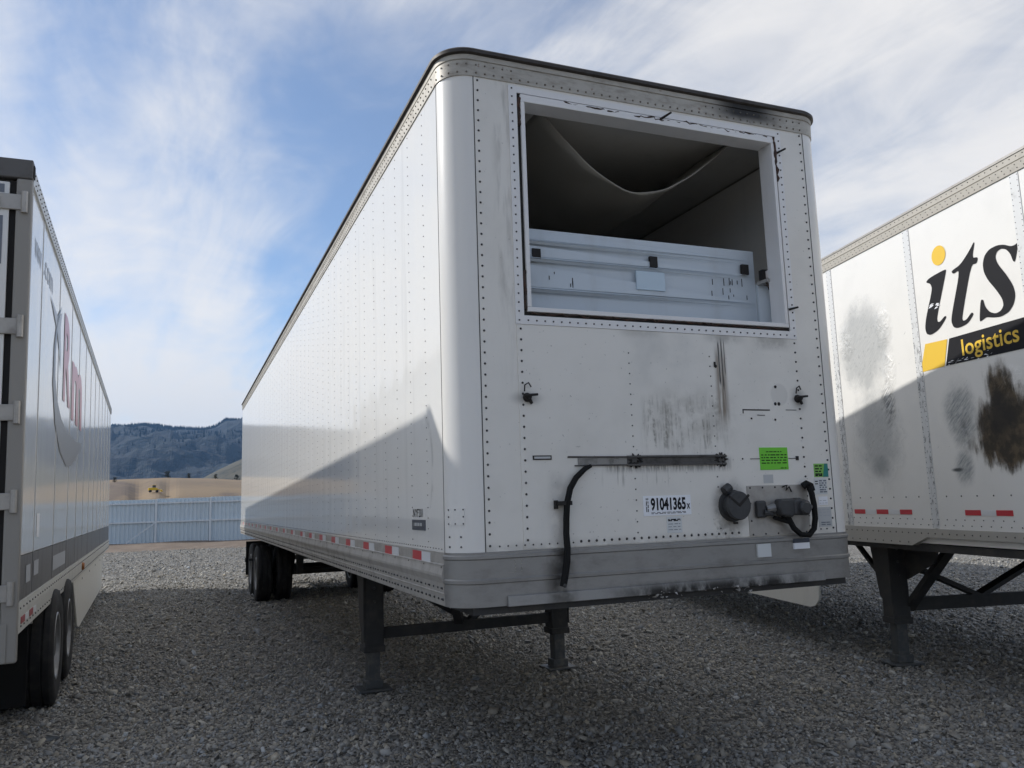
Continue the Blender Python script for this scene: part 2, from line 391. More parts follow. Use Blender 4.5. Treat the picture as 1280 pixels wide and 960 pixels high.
def pol(azd, r): a = rad(azd); return CAM.x+r*math.sin(a), CAM.y+r*math.cos(a)
def fbm(x, y, o=5): return mnoise.fractal(Vector((x, y, 0)), .9, 2.1, o)
def terrain(name, azs, rs, hfun, mat, label):
    vs, fs = [], []
    for a in azs:
        for r in rs: x, y = pol(a, r); vs.append((x, y, hfun(a, r, x, y)))
    n = len(rs)
    for i in range(len(azs)-1):
        for j in range(n-1): fs.append((i*n+j, i*n+j+1, (i+1)*n+j+1, (i+1)*n+j))
    return tag(MB().add(vs, fs).build(name, mat, smooth=False), label, kind='structure')
def smooth01(t): t = max(0, min(1, t)); return t*t*(3-2*t)
# near dry hill
def h_hill(a, r, x, y):
    crest = np.interp(a, [-60, -25, -10, -5, -1, 2, 4, 8, 20, 50, 80], [6, 9, 11.5, 13.0, 13.6, 12.9, 12.0, 11, 9, 7, 4])
    t = smooth01((r-120)/190) if r < 310 else 1-.8*smooth01((r-310)/250)
    g = fbm(x*.012, y*.012)*1.3*smooth01((r-130)/80)
    gully = -1.6*math.exp(-((a+2.6)/.55)**2)*smooth01((r-150)/60)*smooth01((300-r)/60) - 1.1*math.exp(-((a+.9)/.4)**2)*smooth01((r-150)/60)*smooth01((295-r)/60)
    return -.1+crest*t+g*.35+gully
azh = list(np.arange(-70, -8, 1.5))+list(np.arange(-8, 8, .2))+list(np.arange(8, 81, 1.5)); rh = list(np.arange(110, 560, 12))
terrain('dry_hill', azh, rh, h_hill, GRASSL, 'low tan grass hill beyond the fence')
def h_foot(a, r, x, y):
    crest = np.interp(a, [-2, 0, 1.2, 2.2, 3.0, 4, 7, 20, 40, 60], [-5, 18, 34, 44, 50, 58, 75, 80, 60, 10])*1.28
    t = smooth01((r-620)/480) if r < 1100 else 1-.7*smooth01((r-1100)/500)
    return -1+crest*t+fbm(x*.006, y*.006)*7*t
azf = list(np.arange(-2, 8, .18))+list(np.arange(8, 61, 1.5)); rf = list(np.arange(600, 1650, 40))
terrain('foothill', azf, rf, h_foot, FOOT, 'grey-green foothill dotted with dark trees at the foot of the mountain')
def h_mtn(a, r, x, y):
    e = np.interp(a, [-180, -100, -60, -30, -14, -8, -4.2, -2.5, 0, 1.1, 1.9, 2.6, 3.3, 4.5, 8, 20, 50, 90, 180], [3.2, 3.0, 4.0, 4.9, 5.4, 5.3, 5.52, 5.62, 5.42, 5.40, 5.58, 6.02, 5.98, 6.2, 6.4, 5.6, 4.6, 3.4, 3.2])
    crest = 3600*math.tan(rad(e))
    t = ((r-1700)/1900) if r < 3600 else 1-.35*smooth01((r-3600)/900)
    t = max(0, t)**.85 if r < 3600 else t
    rg = 1-abs(fbm(x*.0011+3, y*.0011, 6)); n = (rg-.72)*210+fbm(x*.006, y*.006, 4)*22
    return -20+(crest+20)*t + n*math.sin(min(1, max(0, t))*math.pi)**.8*.75 + fbm(x*.012, y*.012, 4)*9*min(1, t*2)
azm = list(np.arange(-180, -12, 2.0))+list(np.arange(-12, 9, .12))+list(np.arange(9, 181, 2.0)); rm = list(np.arange(1650, 3600, 45))+list(np.arange(3600, 4600, 160))
terrain('mountain', azm, rm, h_mtn, FOREST, 'dark blue forested mountain range on the horizon')
# conifers along the visible ridge and slopes: a far wood that reads as one mass
wv, wf = [], []
for i in range(5200):
    a = random.uniform(-9, 7); r = 3600 - abs(random.gauss(0, 1))*420 if i % 3 else random.uniform(3480, 3640)
    if r < 2200: continue
    x, y = pol(a, r); z = h_mtn(a, r, x, y)
    if mnoise.noise(Vector((x*.004, y*.004, 3))) < -.05: continue
    h = random.uniform(7, 15); w = h*.2; b = len(wv)
    wv += [(x-w, y-w, z-2), (x+w, y-w, z-2), (x+w, y+w, z-2), (x-w, y+w, z-2), (x, y, z+h)]
    wf += [(b, b+1, b+4), (b+1, b+2, b+4), (b+2, b+3, b+4), (b+3, b, b+4)]
CONIF = Mat('conifer', (.008, .014, .018), .95)
tag(MB().add(wv, wf).build('conifer_forest', CONIF), 'far conifer forest covering the mountain slope', 'forest', kind='stuff')

# ------------------------------------------------------------------ gravel stones
def stones():
    pts = []
    C2 = np.array([CAM.x, CAM.y])
    N = 700000
    rr = np.sqrt(rng.uniform(2.6**2, 22**2, N)); aa = np.radians(rng.uniform(-26, 66, N))
    area = .5*(22**2-2.6**2)*math.radians(92); pat_ = np.sin(aa*9+rr*1.3)*np.sin(rr*2.1-aa*5)*.25+np.sin(rr*.9+aa*14)*.15
    dens = (1700+750*pat_)*np.minimum(1, (6.2/rr)**1.75)
    keep = rng.uniform(0, 1, N) < dens*area/N
    M = 40000; r3 = np.exp(rng.uniform(math.log(22), math.log(44), M)); a3 = np.radians(rng.uniform(-13, 16, M))
    rr, aa = np.concatenate([rr[keep], r3]), np.concatenate([aa[keep], a3]); x = C2[0]+rr*np.sin(aa); y = C2[1]+rr*np.cos(aa); n = len(x)
    s = np.clip(rng.lognormal(-4.78, .44, n), .004, .032)*np.clip((rr/6.2)**.28, 1, 1.5)
    base = np.array([(-1,-1,-1),(1,-1,-1),(1,1,-1),(-1,1,-1),(-1,-1,1),(1,-1,1),(1,1,1),(-1,1,1)], float)
    v = base[None]*rng.uniform(.45, 1.15, (n, 8, 3)); v *= (s[:, None]*np.stack([rng.uniform(.9, 1.5, n), rng.uniform(.7, 1.05, n), rng.uniform(.32, .62, n)], 1))[:, None, :]
    def rot(v, ax, t):
        c_, s_ = np.cos(t)[:, None], np.sin(t)[:, None]; i, j = [(1, 2), (2, 0), (0, 1)][ax]
        a, b = v[:, :, i].copy(), v[:, :, j].copy(); v[:, :, i] = a*c_-b*s_; v[:, :, j] = a*s_+b*c_
    rot(v, 0, rng.normal(0, .55, n)); rot(v, 1, rng.normal(0, .55, n)); rot(v, 2, rng.uniform(0, 6.28, n))
    v[:, :, 0] += x[:, None]; v[:, :, 1] += y[:, None]; v[:, :, 2] += (s*rng.uniform(.05, .75, n))[:, None]
    fb = np.array([(4,5,6,7),(0,1,5,4),(1,2,6,5),(2,3,7,6),(3,0,4,7)])
    f = (fb[None]+np.arange(n)[:, None, None]*8).reshape(-1, 4)
    me = bpy.data.meshes.new('gravel_stones'); me.vertices.add(n*8); me.vertices.foreach_set('co', v.reshape(-1))
    me.loops.add(len(f)*4); me.loops.foreach_set('vertex_index', f.reshape(-1).astype(np.int32)); me.polygons.add(len(f))
    me.polygons.foreach_set('loop_start', np.arange(0, len(f)*4, 4, dtype=np.int32)); me.update(calc_edges=True)
    g = np.clip(rng.lognormal(-1.24, .30, n), .10, .55); w = rng.normal(0, .06, n); lite = rng.uniform(0, 1, n) > .993; g[lite] = rng.uniform(.42, .60, lite.sum())
    colr = np.stack([g*(1.03+w), g*(1+w*.2), g*(.92-w), np.ones(n)], 1)
    at = me.color_attributes.new('stone', 'FLOAT_COLOR', 'POINT'); at.data.foreach_set('color', np.repeat(colr, 8, 0).reshape(-1))
    sm_ = Mat('gravel_stone', (.1, .1, .1), .82); a = sm_.nt.nodes.new('ShaderNodeAttribute'); a.attribute_name = 'stone'
    sm_.set(mixc(sm_.nt, sm_.n(120, 2)*.5, E(sm_.nt, a.outputs[0]), (.245, .232, .208)))
    return tag(objm('gravel_stones', me, None, sm_), 'loose angular grey gravel stones covering the yard', 'gravel', kind='stuff')
stones()

# ------------------------------------------------------------------ fence
FSHEET = Mat('blue_grey_steel_sheet', (.37, .44, .50), .5); m = FSHEET
m.set(mixc(m.nt, sm(m.n(.8, 4, .6, st=(1, 1, .25)), .4, .75)*.3, (.58, .675, .735), (.44, .51, .56)))
FPOST = metal('fence_steel', (.68, .735, .77), .5, .3, (.45, .48, .50), .1, 3)
fence = empty('sheet_metal_fence', fpt(0), (0, 0, math.atan2(FDIR.y, FDIR.x)))
tag(fence, 'pale blue-grey corrugated metal fence along the back of the yard', 'fence')
BAY = 2.63; HF = 2.36
sheet = MB(); xs = []; k = 0
for j in range(13):      # trapezoid ribs about 0.2 m apart
    u = j*BAY/13
    xs += [(u, 0), (u+.10, 0), (u+.125, .035), (u+.178, .035)]
xs.append((BAY, 0)); nv = len(xs)
sv = [(x, y+.05, z) for z in (.12, HF+.02) for x, y in xs]
sheet.add(sv, [(i, i+1, nv+i+1, nv+i) for i in range(nv-1)]); sheet_me = sheet.mesh('fence_sheet')
post_me = MB().box(-.05, .05, -.05, .045, 0, HF-.02).mesh('fence_post')
rail_me = MB().box(.055, BAY-.055, -.035, .046, -.04, .04).mesh('fence_rail')
for b in range(-20, 26):
    o = objm('fence_sheet', sheet_me, fence, FSHEET); o.location = (b*BAY, 0, 0.03*math.sin(b*2.1))
    o = objm('fence_post', post_me, fence, FPOST); o.location = (b*BAY, 0, 0)
    for z in (1.22, HF-.20):
        o = objm('fence_rail', rail_me, fence, FPOST); o.location = (b*BAY, 0, z)
MB().bar((-.05, -.05, 1.15), (-1.15, -.9, .22), .05, .05).build('fence_brace', FPOST, fence)

# ------------------------------------------------------------------ small things on the dry hill
YEL = Mat('machine_yellow', (.75, .50, .02), .5)
def loader(a, r):
    x, y = pol(a, r); z = h_hill(a, r, x, y)
    t = empty('wheel_loader', (x, y, z), (0, 0, rad(8))); t.scale = (.72, .72, .72); tag(t, 'tiny yellow earth mover parked on the tan hillside', 'earth mover')
    b = MB(); b.prism([(-1.7, -.7, .7), (1.0, -.7, .7), (1.2, -.7, 1.3), (.2, -.7, 1.6), (-1.7, -.7, 1.5)], (0, 1.4, 0)); b.build('body', YEL, t, bev=.06)
    MB().box(-.45, .55, -.55, .55, 1.5, 2.35).build('cab', NAVY, t, bev=.05); MB().box(-.55, .65, -.6, .6, 2.36, 2.46).build('cab_roof', YEL, t)
    for sx in (-1.1, 1.0):
        for sy in (-.8, .8): MB().lathe([(.1, -.2), (.38, -.2), (.42, 0), (.38, .2), (.1, .2)], (sx, sy, .42), (0, 1, 0), 16).build('wheel', TYRE, t)
    MB().bar((1.0, -.4, 1.2), (2.2, -.4, .6), .15, .2).bar((1.0, .4, 1.2), (2.2, .4, .6), .15, .2).build('lift_arm', YEL, t)
    MB().prism([(2.1, -.9, .2), (2.8, -.9, .25), (2.2, -.9, .95)], (0, 1.8, 0)).build('bucket', YEL, t)
loader(-1.72, 215)
SHRUB = Mat('dark_juniper', (.028, .036, .024), .9)
def shrub(a, r, h, label):
    x, y = pol(a, r); z = h_hill(a, r, x, y)
    t = empty('juniper_shrub', (x, y, z-.1)); tag(t, label, 'shrub', 'junipers on the dry hill')
    MB().cyl((0, 0, 0), (0, 0, h*.5), .12, .06, 6).build('trunk', SHRUB, t)
    b = MB()
    for i in range(150):
        v = Vector((random.gauss(0, .22), random.gauss(0, .22), random.uniform(.12, 1.0)))*h
        v.x *= 1.15-.6*v.z/h; v.y *= 1.15-.6*v.z/h
        d = Vector((random.uniform(-1, 1), random.uniform(-1, 1), random.uniform(-.3, 1))).normalized()*h*.13; e = d.cross(Vector((.3, .5, .8))).normalized()*h*.08
        b.add([v-e, v+e, v+d], [(0, 1, 2)])
    b.build('crown', SHRUB, t)
shrub(2.0, 285, 1.61, 'dark juniper standing alone on the right of the tan hill')
shrub(-.95, 306, 2.48, 'dark juniper on the crest of the tan hill above the earth mover')
shrub(.35, 305, 1.86, 'small dark juniper on the crest right of the middle')
shrub(-4.0, 262, 1.49, 'dark juniper low on the tan hill beside the left trailer')
shrub(3.3, 318, 2.60, 'dark juniper on the hill crest beside the white trailer')

# ------------------------------------------------------------------ wheels shared by the trailers
def wheel_meshes():
    t = [(.29, -.115), (.34, -.125), (.44, -.135), (.485, -.12), (.50, -.10), (.50, -.055), (.485, -.05), (.485, -.04), (.50, -.035), (.50, .035), (.485, .04), (.485, .05), (.50, .055), (.50, .10), (.485, .12), (.44, .135), (.34, .125), (.29, .115)]
    ty = MB().lathe(t, (0, 0, 0), (1, 0, 0), 48).mesh('tyre', True)
    ri = MB().lathe([(.30, -.11), (.29, -.125), (.27, -.12), (.25, -.06), (.14, -.03), (.14, .03), (.25, .06), (.27, .12), (.29, .125), (.30, .11)], (0, 0, 0), (1, 0, 0), 32).mesh('rim', True)
    hb = MB().lathe([(.001, -.105), (.085, -.105), (.10, -.09), (.14, -.03), (.14, .03), (.10, .09), (.085, .105), (.001, .105)], (0, 0, 0), (1, 0, 0), 20).mesh('wheel', True)
    for a, b in ((ty, TYRE), (ri, RIM), (hb, FRAME)): a.materials.append(b.m)
    return ty, ri, hb
TY, RI, HB = wheel_meshes()
def wheel(parent, x, y, z=.5):
    w = objm('wheel', HB, parent); w.location = (x, y, z)
    objm('tyre', TY, w); objm('rim', RI, w)
def bogie(root, xs, ys, z0=.5):
    for y in ys:
        for x in xs: wheel(root, x, y, z0)
        MB().cyl((min(xs)+.05, y, z0), (max(xs)-.05, y, z0), .065, n=10).build('axle', FRAME, root)

# ================================================================== the middle trailer
L, R, ZP, ZR, ZB = 15.95, .163, 3.972, 1.407, 1.138
main = empty('refrigerated_trailer')
tag(main, 'white semi trailer in the middle, its nose open where the cooling unit is missing', 'trailer')
FF = frame3((0, 0, 0), (1, 0, 0), (0, 0, 1))                # front, outward -y
FS = frame3((-1.3, 0, 0), (0, -1, 0), (0, 0, 1))            # left side, outward -x
MB().box(-1.3, -1.245, R+.004, L, ZR, ZP).build('side_wall', PAINT_SIDE, main)
MB().box(1.245, 1.3, R+.004, L, ZR, ZP).build('side_wall', PAINT_SIDE, main)
def arc(cx, cy, r, a0, a1, n=10):
    return [(cx+r*math.cos(a), cy+r*math.sin(a), math.cos(a), math.sin(a)) for a in [a0+(a1-a0)*i/n for i in range(n+1)]]
PI = math.pi
arcL = arc(-1.3+R, R, R, PI, 1.5*PI); arcR = arc(1.3-R, R, R, 1.5*PI, 2*PI)
for a in (arcL, arcR):
    MB().sweep(a, [(0, ZR), (0, ZP), (-.05, ZP), (-.05, ZR)]).build('corner_post', PAINT_POST, main, smooth=True)
MB().box(-1.301, -1.296, R-.002, R+.0035, ZB, ZP).build('corner_seam', DARKSEAM, main)
MB().box(-1.139, -1.134, -.0012, .03, ZR, ZP).box(1.134, 1.139, -.0012, .03, ZR, ZP).build('front_seam', DARKSEAM, main)
# front wall with the opening
OX0, OX1, OZ0, OZ1 = -.885, .905, 2.640, 3.918
def ring(mb, x0, x1, z0, z1, a0, a1, c0, c1, y0, y1):
    o = [(x0, z0), (x1, z0), (x1, z1), (x0, z1)]; i = [(a0, c0), (a1, c0), (a1, c1), (a0, c1)]
    v = [(x, y, z) for y in (y0, y1) for x, z in o+i]; f = []
    for k in range(4):
        j = (k+1) % 4
        f += [(k, j, 4+j, 4+k), (8+k, 12+k, 12+j, 8+j), (k, 8+k, 8+j, j), (4+k, 4+j, 12+j, 12+k)]
    return mb.add(v, f)
ring(MB(), -1.134, 1.134, ZR, ZP, OX0, OX1, OZ0, OZ1, 0, .05).build('front_wall', FRONT, main)
MB().box(-.928, .944, -.004, .002, ZR+.006, 2.592).build('front_panel', FRONT, main)
ring(MB(), -.932, .950, 2.594, 3.952, OX0+.002, OX1-.002, OZ0+.002, OZ1-.002, -.007, .001).build('opening_flange', PAINT_WHITE, main)
ring(MB(), OX0+.002, OX1-.002, OZ0+.002, OZ1-.002, -.846, .880, 2.678, 3.872, .004, .045).build('gasket', GASKET, main)
JD = .115
MB().box(-.862, -.838, -.012, JD, 2.690, 3.866).build('opening_jamb', PAINT_WHITE, main, bev=.003)
MB().box(.868, .892, -.012, JD, 2.690, 3.866).build('opening_jamb', PAINT_WHITE, main, bev=.003)
MB().box(-.862, .892, -.010, JD+.002, 3.8665, 3.911).build('opening_head', PAINT_WHITE, main, bev=.003)
MB().box(-.862, .892, -.012, JD+.002, 2.664, 2.6895).build('opening_sill', PAINT_WHITE, main, bev=.003)
# torn sealant around the frame
SEAL = metal('torn_sealant', (.05, .035, .03), .9, .6, (.16, .07, .04), 0, 30)
def sealant(pts, r):
    q = []
    for a, b in zip(pts[:-1], pts[1:]):
        n = max(2, int((Vector(b)-Vector(a)).length/.02))
        q += [tuple(Vector(a).lerp(Vector(b), i/n)+Vector((random.gauss(0, .004), random.gauss(0, .002), random.gauss(0, .004)))) for i in range(n)]
    return MB().tube(q, [r*random.uniform(.5, 1.5) for _ in q], 6)
sealant([(-.872, -.004, 3.90), (-.872, -.004, 3.70)], .010).build('sealant_bead', SEAL, main)
sealant([(-.872, -.004, 2.90), (-.870, -.004, 2.66)], .009).build('sealant_bead', SEAL, main)
sealant([(.888, -.012, 3.905), (.902, -.008, 3.60)], .009).build('sealant_bead', SEAL, main)
sealant([(-.6, -.008, 3.905), (-.2, -.008, 3.895), (.1, -.008, 3.9)], .004).build('sealant_bead', SEAL, main)
sealant([(.1, -.008, 3.905), (.86, -.008, 3.905)], .0035).build('sealant_bead', SEAL, main)
sealant([(-.84, -.006, 2.655), (.88, -.006, 2.655)], .0045).build('sealant_bead', SEAL, main)
for p, d in (((.05, -.008, 3.90), (.05, -.05, .03)), ((.90, -.006, 3.80), (.06, -.03, .03)), ((.905, -.006, 2.78), (.05, -.03, .012))):
    MB().cyl(p, Vector(p)+Vector(d), .008, .006, 6).build('mounting_stud', GASKET, main)
# interior
MB().box(-1.244, 1.244, .05, L, ZR-.2, ZR).build('floor', LINER, main)
MB().box(-1.244, 1.244, .052, L-.06, 3.985, 4.06).build('ceiling', LINER, main)
MB().box(-1.29, 1.29, L, L+.05, ZR-.2, 4.08).build('rear_door', PAINT_POST, main)
bk = MB(); bpts = []
zr = [(2.60, 0), (2.84, 0), (2.855, -.016), (2.87, 0), (3.02, 0), (3.035, -.016), (3.05, 0), (3.125, 0), (3.14, -.014), (3.155, .012), (3.222, .02)]
bk.add([(x, .215+dy, z) for x in (-1.0, .862) for z, dy in zr], [(i, i+1, 12+i-1+0, 11+i) for i in range(10)])
bk.prism([(-1.0, .236, 3.222), (.862, .236, 3.222), (.862, .236, 2.6), (-1.0, .236, 2.6)], (0, .02, 0))
bulk = bk.build('bulkhead', BULK, main)
for x, z in ((-.700, 3.065), (.085, 3.085), (.770, 3.090)):
    MB().box(x-.026, x+.026, .206, .226, z-.036, z+.03).build('bracket_socket', GASKET, bulk)
MB().box(-.045, .155, .205, .216, 2.90, 3.015).build('blue_patch', BLUEPATCH, bulk)
mk = MB()
for i in range(20):
    x = random.choice([random.uniform(-.65, -.4), random.uniform(.5, .8), random.uniform(.45, .85)]); z = random.uniform(2.88, 3.0); mk.box(x, x+.004, .2125, .2155, z, z+random.uniform(.01, .05))
tag(mk.build('scratch_marks', BLACK, bulk), kind='stuff')
MB().prism([(.862, .214, 2.6), (1.0, .12, 2.6), (1.0, .12, 2.93), (.862, .214, 3.0)], (0, .02, 0)).build('bulkhead_return', BULK, main)
MB().box(.845, .99, .10, .20, 2.985, 3.005).build('wire_bracket', ALU, main)
cn = MB().box(.850, .985, .14, .18, 3.006, 3.075).build('connector_block', GASKET, main)
for x in (.885, .935): MB().box(x-.016, x+.016, .115, .139, 3.015, 3.065).build('connector', PINK, cn, bev=.004)
MB().tube([(.86, .13, 3.0), (.868, .12, 2.96), (.9, .15, 2.95), (.95, .16, 3.0), (.97, .15, 3.05)], .006, 6).build('wire', SEAL, main)
dv, df = [], []; nx = 36; ysd = [.30, .36, .44, .54, .66, .8, .95, 1.1, 1.3, 1.5, 1.8, 2.2, 2.7, 3.3, 4.2, 5.5, 9]
for i, y in enumerate(ysd):
    for k in range(nx+1):
        t = k/nx*2-1; dv.append((.075+t*.70, y+(.04*math.cos(t*3) if i == 0 else 0), 3.575+.415*abs(t)**1.75+ (.007*mnoise.noise(Vector((t*5, 0, 0))) if i == 0 else .030*mnoise.noise(Vector((t*2.2, y*2.6, 1)))+.012*mnoise.noise(Vector((t*7, y*5, 4))))))
df = [(i*(nx+1)+k, i*(nx+1)+k+1, (i+1)*(nx+1)+k+1, (i+1)*(nx+1)+k) for i in range(len(ysd)-1) for k in range(nx)]
duct = MB().add(dv, df).build('air_duct', DUCT, main, smooth=True); s_ = duct.modifiers.new('thick', 'SOLIDIFY'); s_.thickness = .008

# roof and rails
MB().box(-1.28, 1.28, .19, L, 4.075, 4.112).box(-1.12, 1.12, .02, .189, 4.075, 4.112).build('roof', PAINT_WHITE, main)
pathF = arcL+arcR
def fullpath(extra): return [(-1.3, L, -1, 0), (-1.3, R+.05, -1, 0)]+arcL+arcR+[(1.3, R+.05, 1, 0), (1.3, L, 1, 0)]
fp = fullpath(0)
MB().sweep(fp, [(-.03, ZP), (.006, ZP), (.008, ZP+.085), (.003, ZP+.088), (.003, ZP+.092), (.009, ZP+.094), (.011, ZP+.121), (-.03, ZP+.121)]).build('top_rail', RAIL_TOP, main, smooth=True)
MB().sweep(fp, [(-.06, ZP+.122), (.018, ZP+.122), (.028, ZP+.128), (.028, ZP+.146), (.016, ZP+.158), (-.06, ZP+.162)]).build('roof_cap', CAP, main, smooth=True)
frp = [(-.04, ZB), (.004, ZB), (.004, ZB+.112), (.012, ZB+.117), (.013, ZB+.132), (.005, ZB+.139), (.006, ZB+.232), (.013, ZB+.238), (.013, ZB+.252), (.006, ZB+.258), (.006, ZB+.268), (-.04, ZB+.268)]
MB().sweep(arcL+arcR, frp).build('front_bottom_rail', RAIL_FRONT, main, smooth=13)
srp = [(-.04, ZB), (.003, ZB), (.005, ZB+.060), (.012, ZB+.061), (.012, ZB+.064), (.006, ZB+.066), (.010, ZB+.115), (.019, ZB+.145), (.019, ZB+.158), (.012, ZB+.190), (.010, ZB+.203), (.014, ZB+.204), (.014, ZB+.207), (.004, ZB+.210), (.004, ZB+.2685), (-.04, ZB+.2685)]
MB().sweep([(-1.3, L, -1, 0), (-1.3, R+.004, -1, 0)], srp).build('side_bottom_rail', RAIL_SIDE, main)
MB().sweep([(1.3, R+.004, 1, 0), (1.3, L, 1, 0)], srp).build('side_bottom_rail', RAIL_SIDE, main)
MB().prism([(-1.03, -.004, ZB-.002), (.99, -.004, ZB-.002), (.99, -.030, ZB+.002), (.99, -.026, ZB+.050), (-1.03, -.026, ZB+.050), (-1.03, -.030, ZB+.002)][:0] or [(-1.03, .02, ZB-.004), (-1.03, -.024, ZB-.004), (-1.03, -.020, ZB+.048), (-1.03, .02, ZB+.052)], (2.03, 0, 0)).build('nose_plate_edge', RAIL_FRONT, main, bev=.003)
MB().box(-1.2, 1.2, .03, 3.0, ZB-.04, ZB+.01).build('coupler_plate', FRAME, main)
MB().box(-1.25, 1.25, 3.0, L-.1, ZB-.01, ZB+.04).build('underfloor', FRAME, main)
crumple = MB()
for i in range(34):
    x = random.choice([random.gauss(-.12, .07), random.gauss(.36, .10)]); s = random.uniform(.004, .012); z = ZB-.004+random.uniform(-.02, .012)
    p = Vector((x, -.025+random.uniform(-.01, .01), z)); crumple.add([p+Vector((random.uniform(-s, s)*2, random.uniform(-s, s), random.uniform(-s, s))) for _ in range(4)], [(0, 1, 2), (0, 2, 3), (0, 3, 1), (1, 3, 2)])
tag(crumple.build('crumpled_foil', ALU, main), 'torn shiny metal scraps along the lower edge of the nose', kind='stuff')
# rivets, too small to pick apart: one part for each surface
rv = MB(); fy = -.0005
for z in np.arange(ZR+.03, ZP-.01, .0585): rv.rivet((-1.112, 0, z), (0, -1, 0), .0074, .006); rv.rivet((1.112, 0, z), (0, -1, 0), .0074, .006)
for z in np.arange(ZR+.05, 2.58, .0585): rv.rivet((-.905, -.004, z), (0, -1, 0), .0076, .006); rv.rivet((.928, -.004, z), (0, -1, 0), .0076, .006)
for z in np.arange(2.615, 3.94, .049): rv.rivet((-.912, -.007, z), (0, -1, 0), .006, .005); rv.rivet((.932, -.007, z), (0, -1, 0), .006, .005)
for x in np.arange(-.86, .92, .0495): rv.rivet((x, -.007, 2.616), (0, -1, 0), .006, .005)
for z in np.arange(ZR+.06, 2.50, .0585):
    if not 1.80 < z < 1.90:
        rv.rivet((-.253, -.004, z), (0, -1, 0), .005, .004)
        if not (1.50 < z < 1.7): rv.rivet((.290, -.004, z), (0, -1, 0), .005, .004)
for x in np.arange(-.60, .42, .046): rv.rivet((x, -.004, ZR+.030), (0, -1, 0), .0085, .006)
for x in list(np.arange(-1.06, -.62, .046)): rv.rivet((x, -.004 if x > -.928 else 0, ZR+.026), (0, -1, 0), .0055, .005)
for x in np.arange(.97, 1.1, .046): rv.rivet((x, 0, ZR+.026), (0, -1, 0), .0055, .005)
for a, n in ((.35, 1), (.8, 1)):
    ang = PI+a; p = Vector((-1.3+R+R*math.cos(ang), R+R*math.sin(ang), 0)); nn = Vector((math.cos(ang), math.sin(ang), 0))
    for z in (ZR+.03, ZR+.08): rv.rivet(p+Vector((0, 0, z)), nn, .006, .005)
tag(rv.build('front_rivets', RIVET, main), kind='stuff')
rv = MB(); cols = list(np.arange(.46, L-.1, .332))
for j, y in enumerate(cols):
    for z in np.arange(ZR+.05, ZP-.02, .062 if y < 7 else .09): rv.rivet((-1.3, y+random.gauss(0, .002), z+random.gauss(0, .003)), (-1, 0, 0), .0042, .003)
for y in np.arange(R+.05, L-.05, .052): rv.rivet((-1.3, y, ZR+.016), (-1, 0, 0), .004, .004)
tag(rv.build('side_wall_rivets', RIVET, main), kind='stuff')
rv = MB()
for y in np.arange(R+.03, L-.05, .078):
    rv.rivet((-1.306, y, ZB+.088), (-1, 0, 0), .0085, .006); rv.rivet((-1.304, y, ZB+.032), (-1, 0, 0), .0085, .006)
    if random.random() < .35: rv.rivet((-1.304, y+.02, ZB+.032), (-1, 0, 0), .007, .006); rv.rivet((-1.306, y+.02, ZB+.088), (-1, 0, 0), .007, .006)
for y in np.arange(R+.03, L-.05, .33): rv.rivet((-1.309, y, ZB+.195), (-1, 0, 0), .007, .005)
tag(rv.build('side_rail_rivets', RIVET, main), kind='stuff')
rv = MB()
for x in np.arange(-1.12, 1.13, .052):
    rv.rivet((x, -.007, ZP+.02), (0, -1, 0), .007, .005)
    if x > .35 or x < -.9: rv.rivet((x, -.008, ZP+.066), (0, -1, 0), .006, .005)
for a in np.arange(.15, 1.5, .3):
    ang = PI+a; nn = Vector((math.cos(ang), math.sin(ang), 0)); p = Vector((-1.3+R, R, 0))+nn*(R+.006)
    for z in (ZP+.02, ZP+.066): rv.rivet(p+Vector((0, 0, z)), nn, .007, .005)
for y in np.arange(R+.06, L, .055):
    rv.rivet((-1.307, y, ZP+.02), (-1, 0, 0), .006, .005); rv.rivet((-1.308, y, ZP+.066), (-1, 0, 0), .006, .005)
tag(rv.build('top_rail_rivets', metal('grimy_rivet', (.2, .18, .15), .5, .6, (.05, .045, .04), .2, 30), main), kind='stuff')
# reflector tape along the left rail
tp_r = MB().box(-1.3065, -1.302, 0, .19, ZR-.060, ZR-.010).mesh('reflector_red'); tp_w = MB().box(-1.3065, -1.302, 0, .17, ZR-.060, ZR-.010).mesh('reflector_white')
y = .417; k = 0
while y < L-.6:
    o = objm('reflector_white', tp_w, main, WHITETAPE); o.location = (0, y, 0)
    o = objm('reflector_red', tp_r, main, RED); o.location = (0, y+.173, 0)
    y += .70 if k < 7 else .86; k += 1
# corner plate, letters and labels on the left side
def onpost(a, z, lift=0): ang = PI+a; return (-1.3+R+(R+lift)*math.cos(ang), R+(R+lift)*math.sin(ang), z)
pl = MB()
for i in range(4):
    a0, a1 = .30+i*.16, .30+(i+1)*.16
    pl.add([onpost(a0, 1.545, .0035), onpost(a1, 1.545, .0035), onpost(a1, 1.632, .0035), onpost(a0, 1.632, .0035), onpost(a0, 1.545, -.002), onpost(a1, 1.545, -.002), onpost(a1, 1.632, -.002), onpost(a0, 1.632, -.002)], [(0,1,2,3),(4,7,6,5),(0,4,5,1),(1,5,6,2),(2,6,7,3),(3,7,4,0)])
ap = pl.build('access_plate', PAINT_POST, main)
rv = MB()
for a in (.34, .62, .90):
    for z in (1.553, 1.588, 1.624):
        if not (a == .62 and z == 1.588): rv.rivet(onpost(a, z, .0035), Vector(onpost(a, 0, 1))-Vector(onpost(a, 0)), .005, .004)
tag(rv.build('plate_rivets', RIVET, ap), kind='stuff')
text('unit_number', 'NYF201', FS, (-.775, 1.585, -.565, 1.632), BLACK, main, .004, lift=.0015)
lb = MB().box(-1.3035, -1.299, .515, .795, 1.512, 1.570).build('dark_label', NAVY, main)
